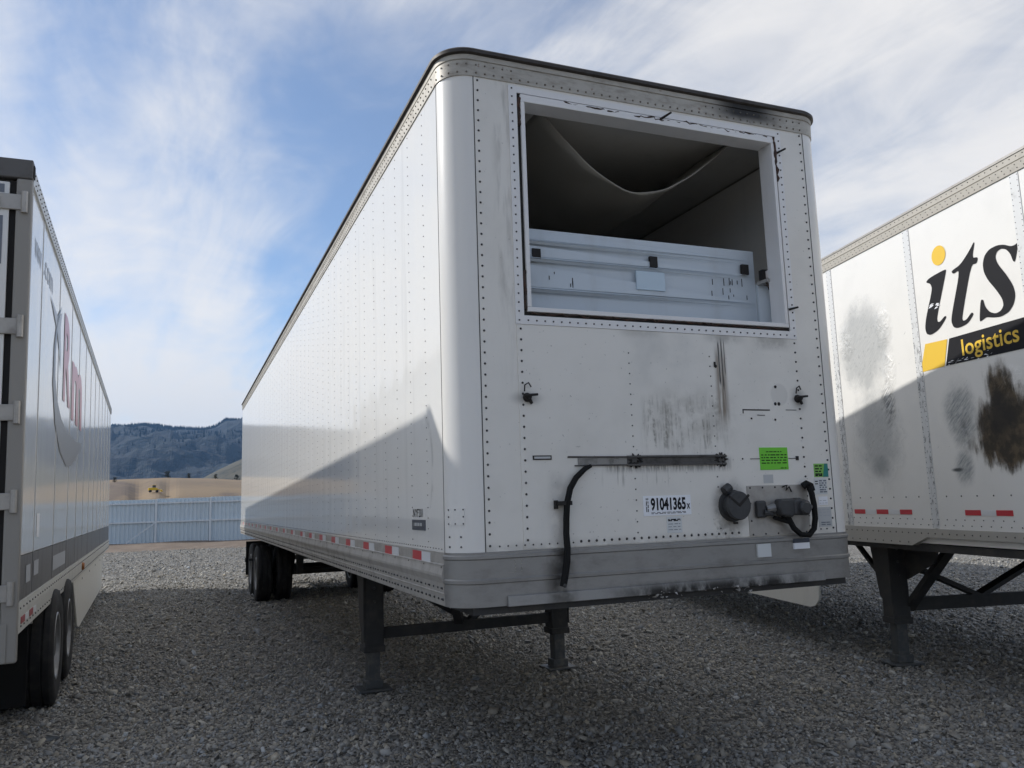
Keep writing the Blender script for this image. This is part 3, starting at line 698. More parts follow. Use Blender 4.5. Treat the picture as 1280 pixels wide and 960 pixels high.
def greek(parent, fr, x0, x1, zs, mat, h=.005, lift=.001, seed=0, name='print_line', gap=.3):
    rg = random.Random(seed); o, r, u = fr; n = r.cross(u); b = MB()
    for z in zs:
        x = x0
        while x < x1:
            w = min(rg.uniform(.01, .035), x1-x)
            b.add([o+r*x+u*z+n*lift, o+r*(x+w)+u*z+n*lift, o+r*(x+w)+u*(z+h)+n*lift, o+r*x+u*(z+h)+n*lift], [(0, 1, 2, 3)])
            x += w+rg.uniform(.004, .012)
    return b.build(name, mat, parent)
greek(lb, FS, -.75, -.58, [1.535], STICKG, .018, .0045, 1)
# ---- front details
ch = MB(); CHZ = 1.857
ch.prism([(-.30, -.003, CHZ-.028), (-.30, -.020, CHZ-.028), (-.30, -.020, CHZ-.018), (-.30, -.010, CHZ-.016), (-.30, -.010, CHZ+.016), (-.30, -.020, CHZ+.018), (-.30, -.020, CHZ+.028), (-.30, -.003, CHZ+.028)], (.65, 0, 0))
ch.prism([(-.66, -.003, CHZ+.018), (-.30, -.003, CHZ+.018), (-.30, -.018, CHZ+.018), (-.66, -.010, CHZ+.022)], (0, 0, .007))
ch.prism([(-.62, -.003, CHZ-.026), (-.30, -.003, CHZ-.026), (-.30, -.018, CHZ-.026), (-.62, -.010, CHZ-.026)], (0, 0, .007))
MB().box(-.600, -.301, -.0085, -.003, CHZ-.018, CHZ+.017).build('channel_back', metal('worn_channel', (.30, .29, .27), .6, .8, (.03, .028, .026), .2, 14), main)
CHM = metal('grimy_channel', (.10, .095, .09), .7, .75, (.015, .014, .013), .1, 16)
cho = ch.build('mounting_channel', CHM, main)
for x in (-.25, .32):
    b = MB()
    for i in range(18):
        a = random.uniform(0, 6.28); b.cyl((x+.03*math.cos(a)*random.random(), -.012, CHZ+.02*math.sin(a)), (x+.05*math.cos(a), -.008, CHZ+.042*math.sin(a)), .008, .003, 5)
    tag(b.build('tar_lump', GASKET, cho), kind='stuff')
hp = [(-.535, -.028, 1.832), (-.575, -.032, 1.815), (-.63, -.035, 1.77), (-.668, -.038, 1.715), (-.690, -.038, 1.64), (-.697, -.036, 1.56), (-.700, -.034, 1.48), (-.700, -.040, 1.41), (-.708, -.045, 1.34), (-.722, -.045, 1.27), (-.735, -.044, 1.215)]
hose = MB().tube(hp, [.010, .014, .016, .017, .017, .017, .017, .018, .019, .019, .018], 10).build('drain_hose', BLACKRUB, main, smooth=True)
MB().box(-.745, -.665, -.05, -.003, 1.628, 1.650).build('hose_clamp', GASKET, hose); MB().box(-.752, -.738, -.03, -.003, 1.61, 1.655).build('hose_clamp', GASKET, hose)
MB().rivet((-.735, -.068, 1.222), (0, -1, 0), .012, .006).build('hose_bolt', RIVET, hose)
def latch(x, z, s):
    t = MB().lathe([(.001, .036), (.013, .036), (.018, .025), (.018, .008), (.025, .004), (.025, 0)], (x, -.004, z), (0, -1, 0), 12).build('pull_latch', GASKET, main)
    MB().cyl((x-.03, -.035, z+.005), (x+.045*s+.0, -.045, z+.012), .009, .007, 6).build('latch_arm', GASKET, t)
    MB().tube([(x-.02, -.02, z+.03), (x-.022, -.03, z+.062), (x, -.03, z+.075), (x+.018, -.02, z+.055)], .004, 5).build('latch_wire', GASKET, t)
    MB().cyl((x, -.02, z), (x+.02, -.02, z-.035), .012, .008, 6).build('latch_tail', GASKET, t)
latch(-.882, 2.198, 1); latch(.915, 2.222, 1)
def slot(x0, x1, z, mat=DARKSEAM, w=.010):
    b = MB().box(x0, x1, -.0065, -.002, z-w/2, z+w/2); return b
MB().box(-.862, -.755, -.0085, -.003, 1.868, 1.891).build('slot_frame', GASKET, main)
MB().box(-.855, -.762, -.0105, -.008, 1.874, 1.885).build('slot_plate', STICKG, main)
MB().box(.500, .700, -.0062, -.003, 2.146, 2.153).box(.500, .506, -.0062, -.003, 2.128, 2.146).build('bracket_edge', GASKET, main)
MB().box(.605, .66, -.0062, -.003, 2.116, 2.120).build('bracket_edge', DARKSEAM, main); MB().box(.82, .90, -.0062, -.003, 2.150, 2.154).build('bracket_edge', DARKSEAM, main)
MB().box(.53, .60, -.0062, -.003, 1.857, 1.861).box(.81, .875, -.0062, -.003, 1.857, 1.861).build('bracket_edge', DARKSEAM, main)
MB().box(.865, .885, -.009, -.003, 1.848, 1.872).build('bracket_hook', GASKET, main)
for x, z, r in ((.755, 2.292, .011), (.745, 2.188, .012), (.772, 2.188, .013), (.56, 2.098, .007), (.735, 2.092, .008), (.475, 1.86, .006), (.33, 2.405, .012)):
    MB().rivet((x, -.004, z), (0, -1, 0), r, .006).build('bolt', GASKET, main)
MB().box(.318, .328, -.010, -.003, 2.40, 2.43).build('bracket_hook', GASKET, main)
# label plates
def plate(name, x0, z0, x1, z1, mat, y=-.004, th=.0025): return MB().box(x0, x1, y-th, y+.001, z0, z1).build(name, mat, main)
FL = frame3((0, -.0065, 0), (1, 0, 0), (0, 0, 1))
p = plate('lot_sticker', -.212, 1.553, .097, 1.662, STICK)
text('lot_number', '91041365', FL, (-.165, 1.580, .062, 1.652), BLACK, p, .035, lift=.0012)
text('lot_number_suffix', 'x', FL, (.068, 1.585, .090, 1.615), BLACK, p, .01, lift=.0012)
greek(p, FL, -.165, .06, [1.563, 1.569], BLACK, .0028, .0012, 3); greek(p, frame3((0, -.0065, 0), (0, 0, 1), (-1, 0, 0)), 1.575, 1.65, [.180, .190], BLACK, .005, .0012, 4)
p = plate('data_sticker', -.068, 1.455, .030, 1.545, STICKP); greek(p, FL, -.06, .02, [1.520, 1.526], BLACK, .006, .0012, 5); greek(p, FL, -.06, .022, [1.503, 1.488, 1.472], GREYPRINT, .003, .0012, 6)
p = plate('green_notice', .598, 1.793, .805, 1.925, GREEN); greek(p, FL, .645, .765, [1.897], BLACK, .005, .0012, 7); greek(p, FL, .608, .795, [1.878, 1.862, 1.846, 1.830], BLACK, .006, .0012, 8); greek(p, FL, .745, .80, [1.800], BLACK, .005, .0012, 9)
FL2 = frame3((0, -.0025, 0), (1, 0, 0), (0, 0, 1))
def plate2(name, x0, z0, x1, z1, mat): return MB().box(x0, x1, -.0025, .001, z0, z1).build(name, mat, main)
p = plate2('eco_sticker', 1.000, 1.744, 1.107, 1.825, GREEN2); MB().prism([(1.065, -.0036, 1.744), (1.107, -.0036, 1.744), (1.107, -.0036, 1.825), (1.082, -.0036, 1.825)], (0, .0012, 0)).build('sticker_corner', TEAL, p)
greek(p, FL2, 1.006, 1.060, [1.807, 1.790, 1.774, 1.758, 1.749], BLACK, .008, .0014, 10)
p = plate2('data_sticker', .992, 1.640, 1.09, 1.735, STICKP); greek(p, FL2, .998, 1.02, [1.715, 1.70], BLACK, .006, .0014, 11); greek(p, FL2, 1.03, 1.085, [1.717, 1.703, 1.690, 1.677, 1.663, 1.650], GREYPRINT, .008, .0014, 12)
p = plate2('data_sticker', 1.015, 1.575, 1.085, 1.625, STICK); greek(p, FL2, 1.02, 1.08, [1.60, 1.585], PALEPRINT, .003, .0014, 13)
p = plate2('data_plate', 1.005, 1.445, 1.105, 1.562, STICKG); greek(p, FL2, 1.012, 1.098, [1.545, 1.53, 1.51], PALEPRINT, .004, .0014, 14); greek(p, FL2, 1.02, 1.095, [1.468, 1.455], GREYPRINT, .006, .0014, 15)
plate('worn_sticker', .615, 1.715, .685, 1.765, STICKG, th=.001)
def rplate(name, x0, z0, x1, z1, mat): return MB().box(x0, x1, -.018, -.004, z0, z1).build(name, mat, main)
rplate('rail_sticker', .525, 1.292, .620, 1.366, STICKP)
p = rplate('rail_sticker', .790, 1.325, .905, 1.360, STICK); MB().box(.790, .905, -.0185, -.012, 1.3605, 1.385).build('sticker_band', NAVY, p)
MB().box(-1.02, -.98, -.0062, -.003, 1.3, 1.301).build('rail_mark', RIVET_L, main)
rv = MB()
for x in (-.98, -.945):
    for z in np.arange(1.305, 1.38, .018): rv.rivet((x, -.006, z), (0, -1, 0), .004, .003)
tag(rv.build('rail_rivets', RIVET_L, main), kind='stuff')
# socket and air couplings
sk = MB().lathe([(.001, .075), (.076, .075), (.082, .068), (.082, .055), (.073, .05), (.073, .015), (.092, .012), (.092, 0)], (.375, -.004, 1.592), (0, -1, 0), 28).build('round_socket', GREYCAST, main, smooth=True)
MB().prism([(.30, -.082, 1.645), (.31, -.082, 1.652), (.372, -.082, 1.603), (.44, -.082, 1.655), (.446, -.082, 1.645), (.376, -.082, 1.585)], (0, .008, 0)).build('socket_handle', GASKET, sk)
MB().cyl((.31, -.03, 1.675), (.35, -.03, 1.70), .026, n=10).build('socket_hinge', GREYCAST, sk)
MB().cyl((.375, -.03, 1.50), (.375, -.03, 1.488), .014, n=8).build('socket_drain', GASKET, sk)
bx = MB().box(.487, .930, -.008, -.002, 1.412, 1.702).build('coupling_plate', ALU, main)
rv = MB()
for x in (.51, .60, .69, .90):
    for z in (1.422, 1.690): rv.rivet((x, -.008, z), (0, -1, 0), .007, .004)
for z in (1.50, 1.60): rv.rivet((.505, -.008, z), (0, -1, 0), .007, .004)
tag(rv.build('plate_rivets', RIVET, bx), kind='stuff')
gl = MB().box(.53, .60, -.035, -.007, 1.515, 1.615).build('air_coupling', GREYCAST, bx, bev=.012)
MB().cyl((.60, -.03, 1.565), (.66, -.05, 1.575), .022, .026, 10).build('coupling_neck', RIM, gl)
MB().cyl((.575, -.03, 1.545), (.64, -.04, 1.535), .02, .012, 10).build('coupling_neck', GREYCAST, gl)
ch2 = MB().prism([(.635, -.04, 1.575), (.65, -.04, 1.622), (.755, -.04, 1.622), (.765, -.04, 1.54), (.735, -.04, 1.512), (.66, -.04, 1.525)], (0, -.055, 0)).build('valve_body', GREYCAST, bx, bev=.012)
MB().prism([(.742, -.03, 1.525), (.742, -.03, 1.61), (.79, -.03, 1.625), (.86, -.03, 1.605), (.875, -.03, 1.555), (.85, -.03, 1.52)], (0, -.075, 0)).build('valve_cover', GREYCAST, ch2, bev=.014)
MB().lathe([(.001, .03), (.03, .03), (.038, .02), (.038, 0)], (.805, -.105, 1.565), (0, -1, 0), 16).build('valve_cap', GREYCAST, ch2)
MB().cyl((.86, -.06, 1.56), (.915, -.05, 1.57), .02, .014, 8).build('valve_port', RIM, ch2)
MB().tube([(.905, -.05, 1.69), (.918, -.055, 1.65), (.925, -.06, 1.58), (.925, -.06, 1.50), (.91, -.06, 1.44), (.87, -.06, 1.405), (.81, -.06, 1.41), (.765, -.055, 1.45), (.735, -.05, 1.51), (.70, -.05, 1.525)], .017, 10).build('air_hose', BLACKRUB, bx, smooth=True)
MB().tube([(.88, -.03, 1.69), (.90, -.04, 1.705), (.925, -.04, 1.695), (.93, -.045, 1.66)], .022, 8).build('hose_end', BLACKRUB, bx, smooth=True)
MB().tube([(.64, -.04, 1.515), (.69, -.045, 1.50), (.735, -.05, 1.485)], .012, 8).build('hose_end', BLACKRUB, bx, smooth=True)
MB().tube([(.74, -.015, 1.69), (.77, -.02, 1.72-.02), (.76, -.02, 1.67), (.785, -.02, 1.69), (.80, -.02, 1.66)], .005, 5).build('broken_bracket', GASKET, bx)
# ---- landing gear
LY, LX = 3.66, .923
def landing(root, xl, xr, y, ztop, zsplit=.56, gusset=True):
    for x in (xl, xr):
        s = 1 if x == xr else -1
        leg = MB().box(x-.088, x+.088, y-.085, y+.085, zsplit, ztop).build('landing_leg', FRAME, root, bev=.008)
        MB().box(x-.098, x+.098, y-.095, y+.095, zsplit-.045, zsplit+.012).build('leg_collar', FRAME, leg, bev=.006)
        MB().box(x-.056, x+.056, y-.056, y+.056, .03, zsplit-.03).build('leg_tube', LEGTUBE, leg, bev=.006)
        MB().prism([(x-.06, y-.06, .11), (x+.06, y-.06, .11), (x+.06, y+.06, .11), (x-.06, y+.06, .11)], (0, 0, .0)) if False else None
        MB().box(x-.15, x+.15, y-.13, y+.13, .018, .040).box(x-.08, x+.08, y-.07, y+.07, .039, .11).build('foot_pad', LEGTUBE, leg, bev=.006)
        for zz in (ztop-.10, ztop-.22, ztop-.34): MB().rivet((x, y-.085, zz), (0, -1, 0), .016, .012).build('leg_bolt', LEGTUBE, leg)
        if s > 0: MB().box(x-.07, x+.07, y-.16, y-.086, zsplit+.22, zsplit+.46).build('gear_box', FRAME, leg, bev=.012)
        if gusset: MB().prism([(x-s*.0+.089*s, y-.10, ztop), (x+.089*s, y+.20, ztop), (x+.089*s, y+.09, zsplit+.2), (x+.089*s, y-.085, zsplit+.05)], (.012*s, 0, 0)).build('leg_gusset', FRAME, leg)
landing(main, -LX, LX, LY, ZB, .40)
MB().box(-LX+.076, LX-.076, LY-.03, LY+.03, .46, .555).build('cross_beam', FRAME, main)
MB().bar((-LX+.08, LY+.03, ZB-.08), (0, LY+.03, .54), .04, .10, (0, 1, 0)).build('cross_brace', FRAME, main)
MB().bar((LX-.08, LY+.03, ZB-.08), (0, LY+.03, .54), .04, .10, (0, 1, 0)).build('cross_brace', FRAME, main)
MB().bar((-.35, LY-.5, ZB-.03), (-.1, LY-.02, .56), .08, .09).build('cross_brace', FRAME, main)
MB().tube([(LX+.1, LY-.10, .86), (LX+.20, LY-.10, .86), (LX+.21, LY-.10, .80), (LX+.23, LY-.11, .60)], .012, 6).build('crank_handle', FRAME, main)
MB().bar((LX+.07, LY, .78), (LX+.34, LY, ZB-.02), .03, .03).build('leg_strut', FRAME, main)
# ---- running gear
bogie(main, (-1.15, -.80, .80, 1.15), (12.05, 13.28))
MB().box(-.62, -.50, 9.3, 14.6, .84, ZB).build('slider_rail', FRAME, main); MB().box(.50, .62, 9.3, 14.6, .84, ZB).build('slider_rail', FRAME, main)
for y in (9.5, 11.3, 12.66, 14.3): MB().box(-.62, .62, y-.05, y+.05, .86, 1.05).build('slider_crossmember', FRAME, main)
for y in (11.45, 12.66, 13.9):
    for x in (-.56, .56): MB().prism([(x-.05, y-.16, .86), (x-.05, y+.16, .86), (x-.05, y+.07, .50), (x-.05, y-.07, .50)], (.1, 0, 0)).build('spring_hanger', FRAME, main)
for x in (-.98, .98): MB().box(x-.30, x+.30, 14.5, 14.512, .30, 1.0).build('mud_flap', BLACKRUB, main)
MB().box(-1.22, 1.22, 15.6, 15.7, .50, .60).box(-.6, -.5, 15.6, 15.7, .6, ZB).box(.5, .6, 15.6, 15.7, .6, ZB).build('rear_bumper', FRAME, main)
MB().box(-1.36, -1.28, 12.55, 12.60, .70, .745).box(-1.28, -.6, 12.56, 12.59, .71, .735).build('release_handle', FRAME, main)
for y, z in ((8.6, .86), (8.1, .84), (7.7, .80), (7.2, .86), (6.7, .83)):
    MB().tube([(-.5, y, ZB), (-.5, y+.03, z+.08), (-.46, y, z)], .02, 6).build('hanging_line', FRAME, main)
MB().tube([(-.5, 9.3, .95), (-.5, 8.6, .90), (-.48, 7.8, .86), (-.5, 7.0, .89), (-.5, 6.2, .99), (-.5, 5.4, 1.1)], .022, 6).build('air_line', BLACKRUB, main)

# ================================================================== the left trailer (rear towards the camera)
thL = math.atan2(.038, .9993); LEAN = -.016
left = empty('dry_van_trailer', (-3.524, 2.309, .004), (0, LEAN, thL))
tag(left, 'white dry van trailer at the left edge, rear doors towards the camera', 'trailer')
LL = 14.62; LT = 4.11
FLs = frame3((0, 0, 0), (0, 1, 0), (0, 0, 1))               # its right side, outward +x
PAINT_L = paint('white_plate_paint', (.75, .745, .72), .10, .10, .10, (2, 2, .3))
seams = [.06, .79, 2.2, 3.60, 4.76, 5.9, 7.05, 8.2, 9.35, 10.5, 11.65, 12.8, 13.95, LL-.03]
MB().box(-2.56, -.03, .06, LL-.02, .98, 4.06).build('body_core', PAINT_L, left)
for a, b in zip(seams[:-1], seams[1:]):
    MB().box(-.032, 0, a+.010, b-.010, 1.40, 3.952).build('side_panel', PAINT_L, left, bev=.004)
for a in seams[1:-1]:
    MB().box(-.033, -.012, a-.006, a+.006, 1.11, 3.95).build('panel_seam', DARKSEAM, left)
    MB().box(-.02, .004, a+.012, a+.045, 1.40, 3.95).build('seam_strip', PAINT_L, left)
BANDM = paint('dark_grey_band', (.10, .10, .105), .35, .3, .08)
for a, b in zip(seams[:-1], seams[1:]):
    MB().box(-.032, -.001, a+.010, b-.010, 1.105, 1.396).build('band_panel', BANDM, left)
LRAIL = paint('pale_rail', (.56, .55, .51), .45, .35, .06)
MB().prism([(-.06, .03, 1.10), (.010, .03, 1.10), (.014, .03, 1.03), (.010, .03, .90), (-.06, .03, .90)], (0, LL-.06, 0)).build('side_bottom_rail', LRAIL, left)
MB().prism([(-.06, .03, 3.953), (.012, .03, 3.953), (.012, .03, 4.08), (-.02, .03, LT), (-.06, .03, LT)], (0, LL-.05, 0)).build('top_rail', paint('pale_top_rail', (.60, .60, .58), .4, .35, .05), left)
MB().box(-2.6, -.06, .03, LL-.02, 4.061, LT-.01).build('roof', PAINT_WHITE, left)
MB().box(-2.6, -2.57, .03, LL-.02, .90, LT-.012).build('side_wall', PAINT_L, left)
MB().box(-2.6, -.0, LL-.018, LL+.02, .95, LT-.005).build('front_wall', PAINT_L, left)
rv = MB()
for y in np.arange(.1, LL-.1, .09): rv.rivet((.012, y, 4.045), (1, 0, 0), .008, .006); rv.rivet((.012, y+.04, 3.985), (1, 0, 0), .008, .006)
for y in np.arange(.1, LL-.1, .16): rv.rivet((.0125, y, 1.06), (1, 0, 0), .009, .006); rv.rivet((.0115, y+.05, .94), (1, 0, 0), .009, .006)
for z in np.arange(1.15, 3.95, .175): rv.rivet((0, .075, z), (1, 0, 0), .010, .007)
tag(rv.build('side_rivets', RIVET, left), kind='stuff')
for a in (.14, .58): MB().box(.0128, .0165, a, a+.19, .955, 1.000).build('reflector_red', REDDULL, left); 
for a in (.34, .78): MB().box(.0128, .0165, a, a+.18, .955, 1.000).build('reflector_white', WHITETAPE, left)
# skirt, running gear
MB().prism([(-.045, 5.0, .90), (-.045, 12.4, .90), (-.045, 12.4, .30), (-.045, 12.2, .22), (-.045, 6.2, .20), (-.045, 5.9, .25)], (.02, 0, 0)).build('side_skirt', SKIRT, left)
for y in (6.6, 8.2, 9.8, 11.4): MB().rivet((-.025, y, .80), (1, 0, 0), .02, .006).build('skirt_bolt', RIVET, left)
lm = MB().lathe([(.001, .03), (.04, .03), (.05, .015), (.05, 0)], (.012, 5.9, 1.0), (1, 0, 0), 12).build('marker_lamp', metal('amber_lamp', (.35, .13, .03), .4, .3, (.1, .05, .03), 0, 20), left)
bogie(left, (-.075, -.42, -2.18, -2.52), (2.35, 3.62))
for x in (-.72, -1.88): MB().box(x-.06, x+.06, .8, 5.4, .72, .98).build('slider_rail', FRAME, left)
for y in (1.85, 3.08, 4.35):
    for x in (-.78, -1.82): MB().prism([(x-.05, y-.16, .74), (x-.05, y+.16, .74), (x-.05, y+.07, .46), (x-.05, y-.07, .46)], (.1, 0, 0)).build('spring_hanger', FRAME, left)
for x in (-.40, -2.2):
    MB().box(x-.30, x+.30, 1.55, 1.562, .16, .80).build('mud_flap', BLACKRUB, left); MB().box(x-.33, x+.33, 1.54, 1.58, .80, .835).build('flap_hanger', ALU, left)
MB().box(-2.5, -.10, .05, .15, .46, .56).box(-.75, -.65, .06, .14, .56, .80).box(-1.95, -1.85, .06, .14, .56, .80).build('rear_bumper', FRAME, left)
# rear frame and doors
MB().box(-.085, .012, -.02, .05, .73, 3.9745).build('rear_post', CREAMPAINT, left, bev=.012); MB().box(-2.612, -2.515, -.02, .05, .73, 3.9745).build('rear_post', CREAMPAINT, left, bev=.012)
MB().box(-.10, -.045, -.028, -.0205, .735, .98).build('post_guard', CREAMPAINT, left, bev=.004)
hd = MB().box(-2.612, .012, -.025, .05, 3.975, LT+.004).build('rear_header', metal('dark_header', (.12, .115, .11), .5, .5, (.04, .038, .035), .2, 8), left, bev=.008)
MB().box(.0125, .02, -.01, .04, 3.99, 4.08).build('corner_lamp', GASKET, hd)
MB().box(-2.612, .012, -.02, .05, .735, .98).build('rear_sill', CREAMPAINT, left) if False else MB().box(-2.514, -.086, -.02, .05, .86, 1.06).build('rear_sill', CREAMPAINT, left)
MB().box(-2.514, -.086, .012, .045, 1.061, 3.96).build('door_seal', GASKET, left)
for x0, x1 in ((-1.292, -.125), (-2.475, -1.308)):
    d = MB().box(x0, x1, -.012, .011, 1.075, 3.945).build('rear_door', PAINT_L, left, bev=.006)
    if x0 > -1.3:
        MB().box(-.62, -.155, -.0145, -.011, 3.865, 3.925).build('door_sticker', GREYPRINT, d)
        MB().box(-.40, -.158, -.0145, -.011, 3.36, 3.70).build('door_sticker', GREYPRINT, d)
for z in (3.80, 2.93, 2.345, 1.76, 1.17):
    h = MB().box(-.36, -.045, -.030, -.0125, z-.055, z+.055).build('hinge', ALU, left, bev=.005)
    MB().cyl((-.032, -.032, z-.075), (-.032, -.032, z+.075), .021, n=10).build('hinge_knuckle', ALU, h)
    for x in (-.30, -.20): MB().rivet((x, -.030, z+.02), (0, -1, 0), .013, .008).build('hinge_bolt', RIVET, h)
# lettering on the left trailer
text('web_address', 'www', FLs, (.30, 3.52, .72, 3.66), PALEPRINT, left, .01, lift=.002)
text('web_address', '.com', FLs, (.88, 3.54, 1.55, 3.68), PALEPRINT, left, .01, lift=.002)
def swoosh(pts, w, mat, name):
    o = []; i_ = []
    for k, (x, z) in enumerate(pts):
        a = Vector(pts[max(k-1, 0)]); b = Vector(pts[min(k+1, len(pts)-1)]); t = (b-a).normalized(); n = Vector((-t.y, t.x))
        o.append((x+n.x*w[k], z+n.y*w[k])); i_.append((x-n.x*w[k], z-n.y*w[k]))
    return flat(name, o+i_[::-1], FLs, mat, left, .0046)
swoosh([(2.35, 3.62), (2.02, 3.42), (1.86, 3.12), (1.86, 2.85), (2.10, 2.60), (2.60, 2.42), (3.3, 2.34), (4.0, 2.36), (4.9, 2.46), (5.5, 2.55)], [.006, .04, .075, .10, .13, .16, .18, .15, .07, .006], GREYPRINT, 'logo_swoosh')
flat('logo_wing', [(1.38, 3.50), (2.05, 3.30), (2.45, 3.02), (2.30, 3.42), (2.42, 3.58), (2.05, 3.45)], FLs, PALEPRINT, left, .0046)
text('logo_letter', 'R', FLs, (2.72, 2.78, 3.52, 3.66), REDPRINT, left, .03, lift=.0046)
text('logo_letter', 'm', FLs, (3.72, 2.70, 5.25, 3.36), REDPRINT, left, .03, lift=.0046)
flat('white_decal', rect(.95, 1.50, 1.12, 1.68), FLs, STICK, left, .002)
flat('band_decal', rect(.42, 1.20, .66, 1.32), FLs, PALEPRINT, left, .002); flat('band_decal', rect(.86, 1.22, 1.15, 1.33), FLs, PALEPRINT, left, .002)
flat('band_decal', rect(2.2+.05, 1.17, 3.5, 1.30), FLs, PALEPRINT, left, .002)

# ================================================================== the right trailer (nose towards the camera)
right = empty('box_trailer', (2.856, -.282, 0), (0, 0, -math.atan2(.22, .976)))
tag(right, 'scuffed white trailer on the right with large black and yellow lettering and a brown stain', 'trailer')
FR = frame3((0, 0, 0), (0, -1, 0), (0, 0, 1))               # its left side, outward -x; across = -s
N0, RL = -1.3, 14.8
RW = Mat('scuffed_plate_paint', (.78, .79, .79), .25); m = RW; n_ = m.nt
streakd = noi(n_, comb(n_, 0.0, (m.y*.77-m.z*.64)*10, (m.y*.64+m.z*.77)*70), 1, 5, .7); bl = m.n(6, 5, .65); bg_ = m.n(2.5, 4, .6); fn = m.n(26, 4, .7)
def rblob(cy, cz, ry, rz, e=.4, wob=.35):
    a, b = (m.y-cy)/ry, (m.z-cz)/rz
    return sm(mth(n_, 'SQRT', a*a+b*b)+(bl-.5)*wob*2, 1.0, e)
c = mixc(n_, sm(bg_, .45, .75)*.14, (.80, .79, .76), (.56, .56, .54))
sA = mth(n_, 'MAXIMUM', rblob(2.10, 2.98, .48, .52, .5), rblob(2.02, 2.15, .46, .58, .3))
c = mixc(n_, sA*(streakd*.6+.28), c, (.26, .28, .29)); c = mixc(n_, sA*sm(fn, .55, .72)*.5, c, (.16, .17, .18))
c = mixc(n_, rblob(1.80, 2.42, .12, .28, .2)*sm(streakd, .42, .6)*.8, c, (.06, .065, .07))
c = mixc(n_, rblob(2.0, 1.85, .16, .16, .1)*.55, c, (.18, .20, .21))
gB = mth(n_, 'MAXIMUM', rblob(.92, 2.22, .24, .34, .3), rblob(.94, 1.80, .14, .18, .3))
c = mixc(n_, gB*(sm(streakd, .3, .7)*.6+.4), c, (.22, .245, .26)); c = mixc(n_, rblob(.88, 2.05, .12, .22, .2)*sm(bl, .38, .6)*.7, c, (.07, .08, .09))
c = mixc(n_, rblob(1.02, 1.79, .09, .022, .3, .2), c, (.07, .08, .085))
blv = m.n(1, 5, .65, st=(1, 11, 3.2)); bl_, bl = bl, blv
bn = mth(n_, 'MAXIMUM', rblob(.44, 2.08, .40, .33, .58, .5), rblob(.50, 2.36, .18, .24, .4, .6)); bn = mth(n_, 'MAXIMUM', bn, rblob(.38, 1.98, .48, .25, .62, .55))
bl = bl_
core = rblob(.50, 2.16, .24, .26, .2, .4)
c = mixc(n_, bn, c, (.115, .085, .05)); c = mixc(n_, bn*sm(m.n(9, 5, .7), .38, .58)*.85, c, (.030, .024, .017)); c = mixc(n_, core*bn*.85, c, (.016, .014, .012))
scr = sm(streakd, .66, .70)*rblob(1.6, 2.45, 1.3, .9, .5, .3)
c = mixc(n_, scr*.7, c, (.12, .125, .13))
m.set(c, bn*.5+sA*.15+.24)
dent = rblob(1.78, 3.12, .16, .22, .3)+rblob(2.38, 3.06, .16, .20, .3)+rblob(1.75, 2.72, .12, .22, .3)+rblob(1.78, 2.42, .08, .2, .3)+rblob(.45, 2.42, .22, .12, .3)
hgt = m.n(1.5, 2, .5)*.25+dent*noi(n_, m.co, 16, 4, .6, 1.2)*.55
m.set(normal=bump(n_, hgt, .55, .05))
sm_r = [N0+.05, .12, 1.34, 2.56, 3.78, 5.0, 6.22, 7.44, 8.66, 9.88, 11.1, 12.32, RL-.02]
MB().box(.03, 2.56, N0+.06, RL-.02, 1.2, 3.95).build('body_core', PAINT_POST, right)
for a, b in zip(sm_r[:-1], sm_r[1:]): MB().box(0, .032, a+.004, b-.004, 1.322, 3.858).build('side_panel', RW, right)
SEAMP = Mat('dirty_seam_strip', (.6, .6, .6), .4); m = SEAMP
m.set(mixc(m.nt, sm(m.n(1, 4, .65, st=(40, 40, 16)), .50, .66)*sm(m.z, 3.3, 2.6)*.8 + sm(m.n(12, 3), .6, .75)*.2, (.68, .69, .69), (.10, .105, .11)))
rv = MB()
for a in sm_r[1:-1]:
    st = MB().box(-.005, .002, a-.040, a+.040, 1.330, 3.852).build('seam_strip', SEAMP, right)
    if a < 6:
        for z in np.arange(1.36, 3.84, .042): rv.rivet((-.005, a-.031, z), (-1, 0, 0), .0042, .003); rv.rivet((-.005, a+.031, z), (-1, 0, 0), .0042, .003)
for s in np.arange(N0+.1, 6, .17): rv.rivet((0, s, 1.585), (-1, 0, 0), .008, .004)
for s in np.arange(N0+.1, 6, .1): rv.rivet((0, s, 1.40), (-1, 0, 0), .006, .004); rv.rivet((0, s+.03, 1.355), (-1, 0, 0), .006, .004)
for s in np.arange(N0+.1, 6, .085): rv.rivet((-.010, s, 1.285), (-1, 0, 0), .007, .004)
for s in np.arange(1.7, 6, .12): rv.rivet((-.010, s, 1.205), (-1, 0, 0), .007, .004)
tag(rv.build('side_rivets', RIVET, right), kind='stuff')
RRAIL = paint('cream_rail', (.42, .40, .36), .5, .5, .05)
MB().prism([(-.010, N0, 1.321), (-.010, RL, 1.321), (-.010, RL, 1.178), (-.010, 1.66, 1.178), (-.010, 1.46, 1.252), (-.010, N0, 1.252)], (.06, 0, 0)).build('side_bottom_rail', RRAIL, right)
MB().prism([(.04, N0, 3.859), (-.010, N0, 3.859), (-.012, N0, 3.925), (-.006, N0, 3.93), (-.012, N0, 3.935), (-.010, N0, 3.985), (.04, N0, 3.985)], (0, RL-N0, 0)).build('top_rail', paint('rusty_top_rail', (.42, .395, .345), .5, .8, .05, (4, 4, 3)), right)
MB().prism([(.04, N0, 3.986), (-.016, N0, 3.986), (-.016, N0, 4.004), (.04, N0, 4.012)], (0, RL-N0, 0)).build('roof_cap', ALU, right)
rv = MB()
